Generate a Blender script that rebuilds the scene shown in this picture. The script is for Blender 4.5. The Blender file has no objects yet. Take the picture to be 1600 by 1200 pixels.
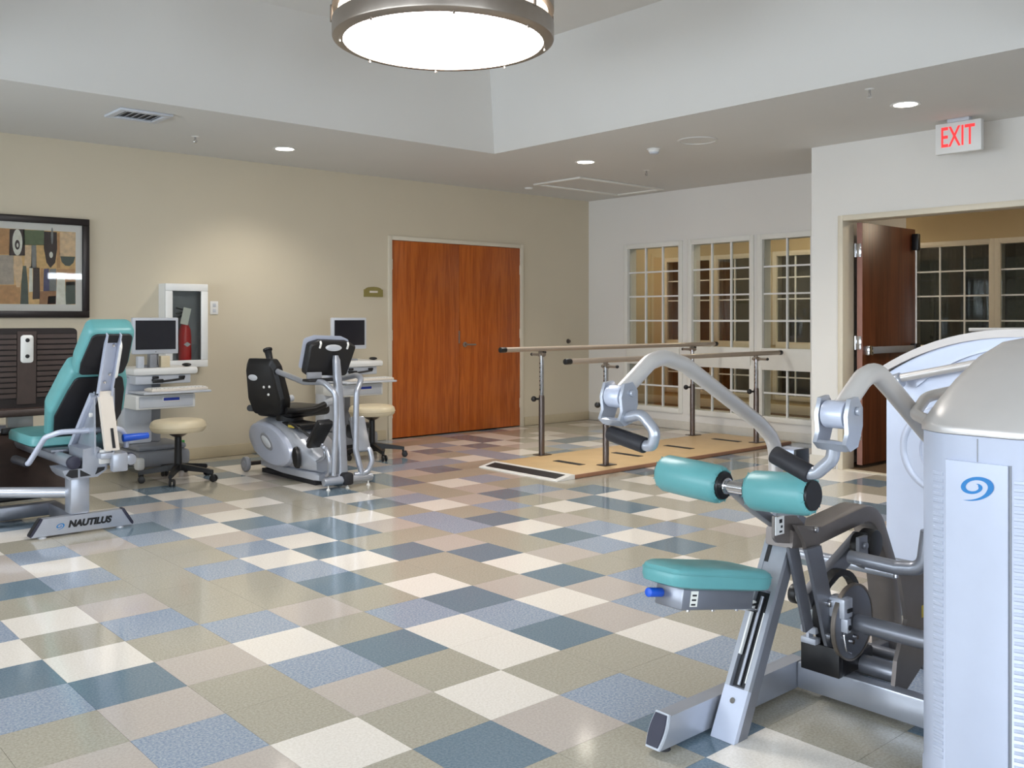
import bpy, bmesh, math, random
from mathutils import Vector as V, Matrix as Mx
random.seed(7)
C = bpy.context.scene.collection
PI = math.pi
# ------------------------------------------------------------------ camera
YAW, CAMZ, FOC = 0.8466, 1.2793, 1478.3
cd = bpy.data.cameras.new('camera'); cam = bpy.data.objects.new('camera', cd); C.objects.link(cam)
cd.sensor_fit = 'HORIZONTAL'; cd.sensor_width = 36; cd.lens = 36*FOC/1600; cd.shift_y = -102.6/1600
cd.clip_start = .05; cd.clip_end = 200
cam.location = (0, 0, CAMZ); cam.rotation_euler = (PI/2, 0, YAW-PI/2)
bpy.context.scene.camera = cam
# ------------------------------------------------------------------ world, exposure, daylight
sc = bpy.context.scene
vs = sc.view_settings
vs.view_transform = 'Standard'; vs.look = 'None'; vs.gamma = 1; vs.use_curve_mapping = False
vs.exposure = 0.9
wd = bpy.data.worlds.new('world'); sc.world = wd; wd.use_nodes = True
bg = wd.node_tree.nodes['Background']; bg.inputs[0].default_value = (.62, .78, 1, 1); bg.inputs[1].default_value = 1.2

def area(name, loc, rot, sx, sy, power, col):
    l = bpy.data.lights.new(name, 'AREA'); l.shape = 'RECTANGLE'; l.size = sx; l.size_y = sy
    l.energy = power; l.color = col
    o = bpy.data.objects.new(name, l); C.objects.link(o); o.location = loc; o.rotation_euler = rot
    return o
def spot(name, loc, power, col, ang=110, blend=.8, rad=.06):
    l = bpy.data.lights.new(name, 'SPOT'); l.energy = power; l.color = col
    l.spot_size = math.radians(ang); l.spot_blend = blend; l.shadow_soft_size = rad
    o = bpy.data.objects.new(name, l); C.objects.link(o); o.location = loc
    return o
DAY = (.84, .88, 1.0)
WARM = (1.0, .945, .86)
X0, Y0, X1, Y1, XJ, YJ, ZC = -2.3, -2.3, 8.668, 8.333, 7.391, 4.43, 2.759
XC, YC = 11.14, 11.2          # corridor far side / end
BW = [(-1.4, .3), (.9, 2.6), (3.2, 4.9), (5.5, 7.2)]      # windows in the wall behind the camera (y ranges)
NW = [(-1.2, .6), (1.5, 3.3)]                 # windows in the near side wall (x ranges)
for a, b in BW: area('daylight', (X0-.32, (a+b)/2, 1.5), (0, -PI/2, 0), 1.75, b-a, 62, DAY)
for a, b in NW: area('daylight', ((a+b)/2, Y0-.32, 1.5), (PI/2, 0, 0), b-a, 1.75, 46, DAY)
area('daylight', (5.8, Y0-.32, 2.08), (PI/2, 0, 0), 1.2, .12, 6, DAY)  # lamp of the added transom, there for its reflection in the framed glazing

# ------------------------------------------------------------------ materials
def lin(c):
    return tuple(((x/255)/12.92 if x/255 <= .04045 else ((x/255+.055)/1.055)**2.4) for x in c)
def mat(name, rgb, rough=.5, metal=0., var=.05, scale=18., spec=.5, bump=0., bscale=120., coat=0., world=False):
    m = bpy.data.materials.new(name); m.use_nodes = True
    nt = m.node_tree; n = nt.nodes; b = n['Principled BSDF']
    c = lin(rgb)
    tc = n.new('ShaderNodeNewGeometry' if world else 'ShaderNodeTexCoord')
    out = tc.outputs['Position'] if world else tc.outputs['Object']
    nz = n.new('ShaderNodeTexNoise'); nz.inputs['Scale'].default_value = scale; nz.inputs['Detail'].default_value = 3
    nt.links.new(out, nz.inputs['Vector'])
    rp = n.new('ShaderNodeValToRGB')
    rp.color_ramp.elements[0].position = .3; rp.color_ramp.elements[1].position = .7
    rp.color_ramp.elements[0].color = tuple(x*(1-var) for x in c)+(1,)
    rp.color_ramp.elements[1].color = tuple(min(1, x*(1+var)) for x in c)+(1,)
    nt.links.new(nz.outputs['Fac'], rp.inputs['Fac']); nt.links.new(rp.outputs['Color'], b.inputs['Base Color'])
    b.inputs['Roughness'].default_value = rough; b.inputs['Metallic'].default_value = metal
    b.inputs['Specular IOR Level'].default_value = spec
    if coat: b.inputs['Coat Weight'].default_value = coat; b.inputs['Coat Roughness'].default_value = .08
    if bump:
        n2 = n.new('ShaderNodeTexNoise'); n2.inputs['Scale'].default_value = bscale
        nt.links.new(out, n2.inputs['Vector'])
        bp = n.new('ShaderNodeBump'); bp.inputs['Strength'].default_value = bump; bp.inputs['Distance'].default_value = .002
        nt.links.new(n2.outputs['Fac'], bp.inputs['Height']); nt.links.new(bp.outputs['Normal'], b.inputs['Normal'])
    return m
def emis(name, rgb, st):
    m = bpy.data.materials.new(name); m.use_nodes = True; nt = m.node_tree
    b = nt.nodes['Principled BSDF']; b.inputs['Base Color'].default_value = (.8, .8, .8, 1)
    b.inputs['Emission Color'].default_value = lin(rgb)+(1,); b.inputs['Emission Strength'].default_value = st
    return m
def glassm(name, tint=(1, 1, 1), refl=1.0):
    m = bpy.data.materials.new(name); m.use_nodes = True; nt = m.node_tree; n = nt.nodes
    n.remove(n['Principled BSDF']); out = n['Material Output']
    t = n.new('ShaderNodeBsdfTransparent'); t.inputs[0].default_value = tint+(1,)
    g = n.new('ShaderNodeBsdfGlossy'); g.inputs['Roughness'].default_value = .02
    fr = n.new('ShaderNodeFresnel'); fr.inputs[0].default_value = 1.5
    mu = n.new('ShaderNodeMath'); mu.operation = 'MULTIPLY'; mu.inputs[1].default_value = refl
    mx = n.new('ShaderNodeMixShader')
    nt.links.new(fr.outputs[0], mu.inputs[0]); nt.links.new(mu.outputs[0], mx.inputs[0])
    nt.links.new(t.outputs[0], mx.inputs[1]); nt.links.new(g.outputs[0], mx.inputs[2]); nt.links.new(mx.outputs[0], out.inputs[0])
    return m
def wood(name, dark, light, rough=.3, sc=(1, 1, 1)):
    m = bpy.data.materials.new(name); m.use_nodes = True; nt = m.node_tree; n = nt.nodes; b = n['Principled BSDF']
    tc = n.new('ShaderNodeTexCoord')
    mp = n.new('ShaderNodeMapping'); mp.inputs['Scale'].default_value = sc
    nt.links.new(tc.outputs['Object'], mp.inputs[0])
    big = n.new('ShaderNodeTexNoise'); big.inputs['Scale'].default_value = 1.6; big.inputs['Detail'].default_value = 1.5
    nt.links.new(mp.outputs[0], big.inputs['Vector'])
    wv = n.new('ShaderNodeMath'); wv.operation = 'MULTIPLY'; wv.inputs[1].default_value = 26
    nt.links.new(big.outputs['Fac'], wv.inputs[0])
    fr = n.new('ShaderNodeMath'); fr.operation = 'SINE'; nt.links.new(wv.outputs[0], fr.inputs[0])
    fine = n.new('ShaderNodeTexNoise'); fine.inputs['Scale'].default_value = 14; fine.inputs['Detail'].default_value = 4
    nt.links.new(mp.outputs[0], fine.inputs['Vector'])
    ad = n.new('ShaderNodeMath'); ad.operation = 'MULTIPLY_ADD'; ad.inputs[1].default_value = .16
    nt.links.new(fr.outputs[0], ad.inputs[0]); nt.links.new(fine.outputs['Fac'], ad.inputs[2])
    rp = n.new('ShaderNodeValToRGB'); rp.color_ramp.elements[0].position = .25; rp.color_ramp.elements[1].position = .7
    rp.color_ramp.elements[0].color = lin(dark)+(1,); rp.color_ramp.elements[1].color = lin(light)+(1,)
    nt.links.new(ad.outputs[0], rp.inputs['Fac']); nt.links.new(rp.outputs['Color'], b.inputs['Base Color'])
    b.inputs['Roughness'].default_value = rough
    return m
def tilemat(name, base, spk, amt, rough=.11):
    m = bpy.data.materials.new(name); m.use_nodes = True; nt = m.node_tree; n = nt.nodes; b = n['Principled BSDF']
    g = n.new('ShaderNodeNewGeometry')
    nz = n.new('ShaderNodeTexNoise'); nz.inputs['Scale'].default_value = 120; nz.inputs['Detail'].default_value = 3; nz.inputs['Roughness'].default_value = .7
    nt.links.new(g.outputs['Position'], nz.inputs['Vector'])
    rp = n.new('ShaderNodeValToRGB'); e = rp.color_ramp.elements
    e[0].position = .38; e[1].position = .62
    c0, c1 = lin(base), lin(spk)
    e[0].color = tuple(a*(1-amt)+q*amt for a, q in zip(c0, c1))+(1,); e[1].color = c0+(1,)
    nt.links.new(nz.outputs['Fac'], rp.inputs['Fac']); nt.links.new(rp.outputs['Color'], b.inputs['Base Color'])
    n2 = n.new('ShaderNodeTexNoise'); n2.inputs['Scale'].default_value = 1.3; nt.links.new(g.outputs['Position'], n2.inputs['Vector'])
    mr = n.new('ShaderNodeMapRange'); mr.inputs['To Min'].default_value = rough*.75; mr.inputs['To Max'].default_value = rough*1.3
    nt.links.new(n2.outputs['Fac'], mr.inputs[0]); nt.links.new(mr.outputs[0], b.inputs['Roughness'])
    b.inputs['Specular IOR Level'].default_value = .75
    return m
M = {}
M['wall_beige'] = mat('wall_beige', (205, 194, 172), .75, var=.015, scale=2)
M['wall_grey'] = mat('wall_grey', (224, 221, 216), .7, var=.012, scale=2)
M['wall_tan'] = mat('wall_tan', (186, 166, 128), .7, var=.02, scale=2)
M['ceil'] = mat('ceiling_paint', (212, 211, 208), .85, var=.012, scale=1.5)
M['trim'] = mat('trim_white', (228, 226, 219), .45, var=.01)
M['cream'] = mat('trim_cream', (214, 205, 186), .45, var=.01)
M['base'] = mat('baseboard_vinyl', (190, 176, 148), .5, var=.02)
M['base_grey'] = mat('baseboard_grey', (205, 200, 190), .5, var=.02)
M['grout'] = mat('floor_grout', (120, 115, 102), .7)
M['carpet'] = mat('corridor_carpet', (104, 82, 58), .95, var=.2, scale=60, bump=.4)
M['door_oak'] = wood('door_oak', (160, 76, 20), (186, 98, 34), .28, (7, 7, .42))
M['door_cherry'] = wood('door_cherry', (82, 42, 24), (106, 58, 34), .35, (5, 5, .3))
M['door_edge'] = mat('door_edge', (150, 108, 96), .45)
M['silver'] = mat('silver_paint', (178, 182, 192), .3, metal=.55, var=.02)
M['silver_d'] = mat('silver_paint_dark', (138, 140, 148), .34, metal=.6, var=.03)
M['taupe'] = mat('metallic_taupe', (128, 120, 116), .36, metal=.55, var=.03)
M['champ'] = mat('champagne_shroud', (206, 201, 197), .32, metal=.35, var=.012)
M['champ_d'] = mat('champagne_dark', (176, 169, 164), .36, metal=.35, var=.012)
M['silver_l'] = mat('silver_body', (190, 194, 204), .32, metal=.3, var=.015)
M['shroud'] = mat('silver_shroud', (196, 202, 219), .34, metal=.2, var=.01)
M['chrome'] = mat('chrome', (205, 205, 208), .12, metal=1, var=.01)
M['steel'] = mat('brushed_steel', (118, 108, 104), .28, metal=.9, var=.03)
M['nickel'] = mat('brushed_nickel', (158, 148, 138), .35, metal=.8, var=.03)
M['black'] = mat('black_plastic', (22, 21, 23), .42, var=.1)
M['rubber'] = mat('black_rubber', (34, 33, 38), .6, var=.15, scale=60, bump=.2)
M['blackfab'] = mat('black_shell', (20, 18, 24), .5, var=.15)
M['navy'] = mat('dark_navy_cap', (44, 44, 62), .4, var=.1)
M['teal'] = mat('teal_vinyl', (97, 160, 162), .38, var=.04, scale=9, bump=.12, bscale=260)
M['tan_vinyl'] = mat('tan_vinyl', (218, 203, 172), .4, var=.03, bump=.1)
M['brownd'] = mat('dark_brown_groove', (36, 26, 24), .6, var=.08)
M['brown'] = mat('dark_brown_plate', (72, 57, 52), .5, var=.08)
M['white'] = mat('white_plastic', (228, 228, 226), .4, var=.01)
M['ltgrey'] = mat('light_grey_plastic', (196, 200, 208), .42, var=.015)
M['grey'] = mat('grey_plastic', (140, 142, 148), .45, var=.03)
M['screen'] = mat('dark_screen', (38, 38, 44), .15, var=.02)
M['blue'] = mat('blue_plastic', (20, 84, 200), .4, var=.03)
M['bluelogo'] = mat('blue_print', (24, 122, 190), .4, var=.02)
M['red'] = mat('red_paint', (220, 18, 16), .3, var=.03)
M['yellow'] = mat('yellow_label', (226, 200, 84), .5)
M['green'] = mat('green_plastic', (60, 150, 70), .5)
M['olive'] = mat('olive_sign', (140, 128, 72), .5, var=.04)
M['ply'] = mat('platform_tan', (202, 172, 128), .42, var=.05, scale=6)
M['plyedge'] = mat('platform_edge', (150, 108, 84), .5)
M['alu'] = mat('bright_aluminium', (234, 232, 228), .35, metal=.1, var=.01)
M['railwood'] = mat('rail_grey_taupe', (172, 158, 144), .32, metal=.3, var=.02)
M['frame_dark'] = mat('picture_frame_dark', (24, 13, 13), .35, var=.1)
M['matb'] = mat('picture_mat', (244, 242, 234), .8, var=.01)
M['brushedwhite'] = mat('cream_metal', (222, 212, 200), .4, var=.01)
M['ink'] = mat('black_print', (24, 24, 28), .5)
M['badge'] = mat('badge_white', (206, 208, 212), .35)
M['curtain'] = mat('dark_curtain', (70, 64, 52), .9, var=.25, scale=30)
M['darkroom'] = mat('dark_room', (86, 80, 66), .9)
M['lamp'] = emis('lamp_diffuser', (255, 251, 247), 13.5)
M['lampside'] = emis('lamp_side_glass', (255, 232, 205), 1.6)
M['down'] = emis('downlight_glow', (255, 246, 232), 8.0)
M['corrlight'] = emis('corridor_lamp', (255, 236, 205), 34.0)
M['exitred'] = emis('exit_red', (235, 40, 44), .55)
M['exitred'].node_tree.nodes['Principled BSDF'].inputs['Base Color'].default_value = (.75, .04, .04, 1)
M['glass'] = glassm('window_glass', (.93, .95, .93), 1.0)
M['picglass'] = glassm('picture_glass', (1, 1, 1), 1.0)
TM = {'W': tilemat('tile_cream', (241, 234, 225), (212, 202, 188), .5),
      'T': tilemat('tile_olive_tan', (184, 178, 163), (148, 142, 126), .6),
      'P': tilemat('tile_taupe_pink', (199, 189, 180), (176, 165, 156), .6),
      'L': tilemat('tile_speckled_blue', (176, 184, 194), (112, 132, 160), .8),
      'D': tilemat('tile_slate_blue', (124, 141, 152), (92, 114, 132), .7)}

# ------------------------------------------------------------------ mesh helpers
class B:
    def __init__(s): s.bm = bmesh.new(); s.mx = Mx.Identity(4)
    def add(s, verts, faces, mi=0):
        vs_ = [s.bm.verts.new(s.mx @ V(v)) for v in verts]
        for f in faces:
            try:
                q = s.bm.faces.new([vs_[i] for i in f]); q.material_index = mi
            except ValueError: pass
        return s
    def box(s, c, d, r=0, rot=None, seg=2, mi=0):
        t = bmesh.new(); bmesh.ops.create_cube(t, size=1)
        bmesh.ops.scale(t, vec=V(d), verts=t.verts)
        if r: bmesh.ops.bevel(t, geom=t.edges[:], offset=min(r, min(d)*.49), segments=seg, affect='EDGES', profile=.5)
        m = Mx.Translation(V(c)) @ (rot.to_4x4() if rot is not None else Mx.Identity(4))
        t.verts.index_update()
        s.add([m @ v.co for v in t.verts], [[v.index for v in f.verts] for f in t.faces], mi); t.free(); return s
    def bx(s, x0, x1, y0, y1, z0, z1, r=0, mi=0, seg=2):
        return s.box(((x0+x1)/2, (y0+y1)/2, (z0+z1)/2), (abs(x1-x0), abs(y1-y0), abs(z1-z0)), r, mi=mi, seg=seg)
    def cyl(s, p0, p1, r0, r1=None, seg=20, bev=0, mi=0):
        r1 = r0 if r1 is None else r1; p0, p1 = V(p0), V(p1); L = (p1-p0).length
        pr = [(0, 0), (r0, 0), (r1, L), (0, L)] if not bev else [(0, 0), (r0-bev, 0), (r0-bev*.3, bev*.3), (r0, bev), (r1, L-bev), (r1-bev*.3, L-bev*.3), (r1-bev, L), (0, L)]
        return s.lathe(pr, p0, (p1-p0), seg, mi)
    def lathe(s, prof, o, ax=(0, 0, 1), seg=24, mi=0, sx=1, sy=1, a0=0, closed=False):
        q = V((0, 0, 1)).rotation_difference(V(ax).normalized()).to_matrix(); o = V(o)
        vs_, fs, ring = [], [], []
        for r, z in prof:
            if r < 1e-7: ring.append([len(vs_)]); vs_.append(o+q @ V((0, 0, z)))
            else:
                ring.append(list(range(len(vs_), len(vs_)+seg)))
                for k in range(seg):
                    a = a0+2*PI*k/seg; vs_.append(o+q @ V((r*math.cos(a)*sx, r*math.sin(a)*sy, z)))
        pairs = list(zip(ring, ring[1:]))
        if closed: pairs.append((ring[-1], ring[0]))
        for A, D in pairs:
            for k in range(seg):
                k2 = (k+1) % seg
                if len(A) == 1 and len(D) == 1: continue
                if len(A) == 1: fs.append([A[0], D[k2], D[k]][::-1])
                elif len(D) == 1: fs.append([A[k], A[k2], D[0]])
                else: fs.append([A[k], A[k2], D[k2], D[k]])
        return s.add(vs_, fs, mi)
    def sphere(s, c, r, seg=16, mi=0, sx=1, sy=1, sz=1):
        n = 8
        return s.lathe([(r*math.sin(PI*i/n) if 0 < i < n else 0, -r*math.cos(PI*i/n)*sz) for i in range(n+1)], c, (0, 0, 1), seg, mi, sx, sy)
    def sweep(s, pts, prof, up=None, closed=False, mi=0, caps=True):
        pts = [V(p) for p in pts]; n = len(pts); rows = []; vs_ = []; fs = []
        N = None; prevT = None
        for i, p in enumerate(pts):
            if closed: T = (pts[(i+1) % n]-pts[i-1]).normalized()
            else: T = ((pts[i+1]-p) if i == 0 else (p-pts[i-1]) if i == n-1 else (pts[i+1]-p).normalized()+(p-pts[i-1]).normalized()).normalized()
            if up is not None:
                Bn = V(up).normalized(); N = Bn.cross(T)
                if N.length < 1e-5: N = T.orthogonal()
                N.normalize(); Bn = T.cross(N).normalized()
            else:
                if N is None: N = T.orthogonal().normalized()
                else:
                    N = prevT.rotation_difference(T) @ N; N = (N-T*N.dot(T)).normalized()
                Bn = T.cross(N)
            prevT = T
            sc_ = 1.0
            if 0 < i < n-1:
                cosh = (pts[i+1]-p).normalized().dot(T); sc_ = 1/max(.5, cosh)
            rows.append(list(range(len(vs_), len(vs_)+len(prof))))
            for a, b in prof: vs_.append(p+N*a*sc_+Bn*b)
        m = len(prof)
        for i in range(n-1 if not closed else n):
            A, D = rows[i], rows[(i+1) % n]
            for k in range(m): fs.append([A[k], A[(k+1) % m], D[(k+1) % m], D[k]])
        if not closed and caps: fs.append(rows[0][::-1]); fs.append(rows[-1])
        return s.add(vs_, fs, mi)
    def tube(s, pts, r, fil=0, seg=12, closed=False, mi=0):
        if fil: pts = fillet(pts, fil)
        return s.sweep(pts, [(r*math.cos(2*PI*k/seg), r*math.sin(2*PI*k/seg)) for k in range(seg)], None, closed, mi)
    def prism(s, poly, fn, d0, d1, mi=0):
        n = len(poly); vs_ = [fn(a, b, d0) for a, b in poly]+[fn(a, b, d1) for a, b in poly]
        fs = [[k, (k+1) % n, n+(k+1) % n, n+k] for k in range(n)]+[list(range(n))[::-1], list(range(n, 2*n))]
        return s.add(vs_, fs, mi)
    def loft(s, rings, mi=0, cap0=True, cap1=True):
        n = len(rings[0]); vs_ = [p for r in rings for p in r]; fs = []
        for i in range(len(rings)-1):
            for k in range(n): fs.append([i*n+k, i*n+(k+1) % n, (i+1)*n+(k+1) % n, (i+1)*n+k])
        if cap0: fs.append(list(range(n))[::-1])
        if cap1: fs.append([(len(rings)-1)*n+k for k in range(n)])
        return s.add(vs_, fs, mi)
def fillet(pts, r, n=6):
    pts = [V(p) for p in pts]; out = [pts[0]]
    rr = r if isinstance(r, (list, tuple)) else [r]*len(pts)
    for i in range(1, len(pts)-1):
        a, p, b = pts[i-1], pts[i], pts[i+1]; u = (a-p); w = (b-p); la, lb = u.length, w.length; u.normalize(); w.normalize()
        ang = u.angle(w)
        if ang > 3.1: out.append(p); continue
        t = min(rr[i]/math.tan(ang/2), la*.49, lb*.49); R = t*math.tan(ang/2)
        c = p+(u+w).normalized()*(R/math.sin(ang/2)); s0 = p+u*t-c; s1 = p+w*t-c
        om = s0.angle(s1, 0)
        for k in range(n+1): out.append(c+(s0*math.sin((1-k/n)*om)+s1*math.sin(k/n*om))/math.sin(om) if om > 1e-4 else p)
    out.append(pts[-1]); return out
def rrect(w, h, r, n=4):
    o = []
    for cx, cy, a in ((w/2-r, h/2-r, 0), (-w/2+r, h/2-r, PI/2), (-w/2+r, -h/2+r, PI), (w/2-r, -h/2+r, 1.5*PI)):
        for k in range(n+1): o.append((cx+r*math.cos(a+PI/2*k/n), cy+r*math.sin(a+PI/2*k/n)))
    return o
def wloc(p):
    l = V(p.location)
    while p.parent: p = p.parent; l = l+V(p.location)
    return l
def obj(name, b, m, parent=None, label=None, kind=None, flat=False, origin=None):
    me = bpy.data.meshes.new(name)
    bmesh.ops.recalc_face_normals(b.bm, faces=b.bm.faces[:])
    off = wloc(parent) if parent is not None else V((0, 0, 0))
    o_loc = V((0, 0, 0))
    if origin is not None: o_loc = V(origin)-off; off = V(origin)
    if off.length: bmesh.ops.translate(b.bm, vec=-off, verts=b.bm.verts)
    b.bm.to_mesh(me); b.bm.free()
    if not flat:
        me.shade_smooth(); me.set_sharp_from_angle(angle=math.radians(38))
    for x in (m if isinstance(m, (list, tuple)) else [m]): me.materials.append(x)
    o = bpy.data.objects.new(name, me); C.objects.link(o); o.location = o_loc
    if parent is not None: o.parent = parent
    if label: o['label'] = label
    if kind: o['kind'] = kind
    return o
def tag(o, label, cat, group=None, kind=None):
    o['label'] = label; o['category'] = cat
    if group: o['group'] = group
    if kind: o['kind'] = kind
    return o
def thing(name, loc, label, cat, group=None, kind=None):
    o = bpy.data.objects.new(name, None); o.empty_display_size = .1; C.objects.link(o); o.location = loc
    return tag(o, label, cat, group, kind)
def struct(name, b, m, label, cat, parent=None, flat=False):
    o = obj(name, b, m, parent, flat=flat)
    o['kind'] = 'structure'; o['label'] = label; o['category'] = cat
    return o
def dup(root, dloc, label=None, group=None):
    def rec(o, par):
        c = o.copy(); C.objects.link(c)
        if par is not None: c.parent = par; c.matrix_parent_inverse = o.matrix_parent_inverse.copy()
        for ch in list(o.children): rec(ch, c)
        return c
    r = rec(root, None); r.location = V(root.location)+V(dloc)
    if label: r['label'] = label
    if group: r['group'] = group
    return r
def text(name, body, size, mtx, m, parent, ext=.0008, shear=0., off=0., xs=1., label=None):
    cu = bpy.data.curves.new(name, 'FONT'); cu.body = body; cu.size = size; cu.extrude = ext; cu.shear = shear; cu.offset = off
    cu.align_x = 'CENTER'; cu.align_y = 'CENTER'
    t = bpy.data.objects.new(name, cu); C.objects.link(t); bpy.context.view_layer.update()
    me = bpy.data.meshes.new_from_object(t.evaluated_get(bpy.context.evaluated_depsgraph_get()))
    bpy.data.objects.remove(t); bpy.data.curves.remove(cu)
    me.transform(Mx.Diagonal((xs, 1, 1, 1))); me.transform(Mx.Translation(-wloc(parent)) @ mtx)
    me.materials.clear(); me.materials.append(m)
    o = bpy.data.objects.new(name, me); C.objects.link(o); o.parent = parent
    if label: o['label'] = label
    return o
def frame_mx(o, x, y):     # matrix with local x,y axes, z = x cross y
    x = V(x).normalized(); y = V(y).normalized(); z = x.cross(y)
    m = Mx((x, y, z)).transposed().to_4x4(); m.translation = V(o); return m
def swirl(size):           # swirl emblem as one outline (local xy)
    o, i = [], []
    for k in range(61):
        t = k/60; a = math.radians(-105+555*t); R = size*(1.06-.80*t)
        w = size*.30*min(1, t/.16)**.8*(1-.45*t)*min(1, (1-t)/.12+.02)
        o.append((R*math.cos(a), R*math.sin(a))); r2 = max(R-w, .004*size); i.append((r2*math.cos(a), r2*math.sin(a)))
    return o, i
def swirl_mesh(b, mtx, size):
    o, i = swirl(size); n = len(o)
    vs_ = [mtx @ V((x*1.25+y*.35, y*.86, 0)) for x, y in o+i]
    b.add(vs_, [[k, k+1, n+k+1, n+k] for k in range(n-1)])
    return b

# ================================================================== SETTING
T = .3048; OX, OY = 1.3356, 2.6052
# ---- floor: slab with tiles as parts
fl = B(); fl.bx(X0-.15, X1+.15, Y0-.15, Y1+.15, -.10, -.0035)
floor = struct('floor', fl, M['grout'], 'checkered vinyl tile floor in cream, tan and slate blue', 'floor')
PAT = {}
def setp(k, s):
    for q in s.split():
        i, j = q.split(','); PAT[int(i), int(j)] = k
setp('W', '0,-1 2,-1 3,0 3,1 -1,3 1,2 -2,4 -1,5 5,-1 5,1 4,3 0,8 3,6 4,5 6,3 0,11 2,12 4,10 4,13 3,14 3,9 5,11 4,7 6,8 7,12 7,10 8,8 8,5 7,15 10,6 9,13 10,10 12,6 11,4 13,5 14,7 9,3 8,1 9,0 8,-1 12,2 12,0 16,2 17,17 16,15 13,16 15,13 18,15 5,15 3,-4')
setp('D', '1,-2 -1,2 -2,3 2,1 -1,7 3,4 4,2 6,2 4,0 7,-2 3,-3 2,-4 2,10 3,13 4,14 4,9 5,8 5,7 4,6 5,5 6,4 7,11 7,9 8,6 9,12 11,12 11,6 11,5 8,4 9,2 15,1 18,3 13,15 15,15 16,16 16,17 11,14 9,11 18,14 16,12')
setp('L', '-1,0 -2,2 1,1 0,4 1,3 3,2 4,1 -2,5 0,7 2,6 3,5 0,9 7,1 6,0 5,-2 3,-2 2,9 3,11 3,10 4,12 4,8 3,7 8,9 7,7 7,6 9,7 11,10 11,8 9,4 10,3 8,3 12,3 12,13 14,14 14,13 10,13 2,11')
setp('P', '1,0 -1,1 0,2 -2,0 -1,-1 0,5 2,3 5,2 6,1 5,0 -1,8 2,-2 1,9 3,8 4,11 6,7 6,5 9,8 8,10 10,9 10,12 9,5 7,3 11,2 3,12 11,7')
setp('T', '''0,0 0,1 1,-1 -2,1 2,0 0,3 -1,4 2,2 1,4 -1,6 0,6 1,5 2,4 3,3 1,6 2,5 4,4 5,3 1,7 1,8 2,7 5,4 7,2 6,-1 6,-2 4,-1 4,-2 3,-1 4,-3 5,-4 4,-4 2,-3 0,-2
 0,10 1,10 2,8 3,15 5,12 5,13 5,10 6,9 5,9 6,10 5,6 6,6 7,5 7,4 6,11 6,12 7,8 8,7 10,7 9,9 9,10 8,11 10,11 11,11 11,9 12,9 12,8 8,2 9,1 10,4 10,5 9,6 12,5 13,6 13,7 14,6 10,2 11,3 12,4 10,1 7,0 8,0 9,-1 8,13''')
rt = random.Random(11)
def tone(i, j):
    if (i, j) in PAT: return PAT[i, j]
    return rt.choice('TTTTTTPPPLLWWDD')
def pj(x, y):
    c, s = math.cos(YAW), math.sin(YAW); d = x*c+y*s; r = x*s-y*c
    return (800+FOC*r/d, 497.4+FOC*CAMZ/d, d) if d > .3 else None
cells = []
for i in range(-13, 26):
    for j in range(-17, 20):
        xa, xb, ya, yb = OX+i*T, OX+(i+1)*T, OY+j*T, OY+(j+1)*T
        xa, xb, ya, yb = max(xa, X0), min(xb, X1), max(ya, Y0), min(yb, Y1)
        if xb-xa < .02 or yb-ya < .02: continue
        if xa > XJ-.05 and ya < YJ-.05: continue
        q = pj((xa+xb)/2, (ya+yb)/2); sc_ = 0
        if q and -60 < q[0] < 1660 and 600 < q[1] < 1290: sc_ = (xb-xa)*(yb-ya)/q[2]**3
        cells.append((sc_, i, j, xa, xb, ya, yb, tone(i, j)))
cells.sort(key=lambda t: -t[0])
def tile_b(b, x0, x1, y0, y1, mi=0):
    g, e = .0006, .0022; t, lo = 0.0, -.0036
    x0 += g; x1 -= g; y0 += g; y1 -= g
    b.add([(x0, y0, lo), (x1, y0, lo), (x1, y1, lo), (x0, y1, lo), (x0, y0, t), (x1, y0, t), (x1, y1, t), (x0, y1, t)],
          [[0, 1, 5, 4], [1, 2, 6, 5], [2, 3, 7, 6], [3, 0, 4, 7], [4, 5, 6, 7], [3, 2, 1, 0]], mi)
tmesh = {}
keys = 'WTPLD'
rest = B()
for n, (s_, i, j, xa, xb, ya, yb, k) in enumerate(cells):
    if n < 300:
        full = abs(xb-xa-T) < 1e-4 and abs(yb-ya-T) < 1e-4
        if full and k in tmesh: me = tmesh[k]
        else:
            b = B(); tile_b(b, -(xb-xa)/2, (xb-xa)/2, -(yb-ya)/2, (yb-ya)/2)
            me = bpy.data.meshes.new('tile'); b.bm.to_mesh(me); b.bm.free(); me.materials.append(TM[k])
            if full: tmesh[k] = me
        o = bpy.data.objects.new('tile', me); C.objects.link(o); o.location = ((xa+xb)/2, (ya+yb)/2, 0); o.parent = floor
    else: tile_b(rest, xa, xb, ya, yb, keys.index(k))
obj('tile_field', rest, [TM[k] for k in keys], floor, kind='stuff', flat=True)
cf = B(); cf.bx(XJ+.001, XC+1.9, Y0-.15, YJ, -.1, -.001); cf.bx(X1+.151, XC+1.9, YJ, YC, -.1, -.001)
struct('floor_corridor', cf, M['carpet'], 'brown carpet of the corridor beyond the open door', 'floor')
th = B(); th.bx(XJ-.02, XJ+.06, 2.25, 4.14, 0.0, .006, r=.002)
struct('trim_1', th, M['cream'], 'pale threshold strip under the open exit door', 'trim')

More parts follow.
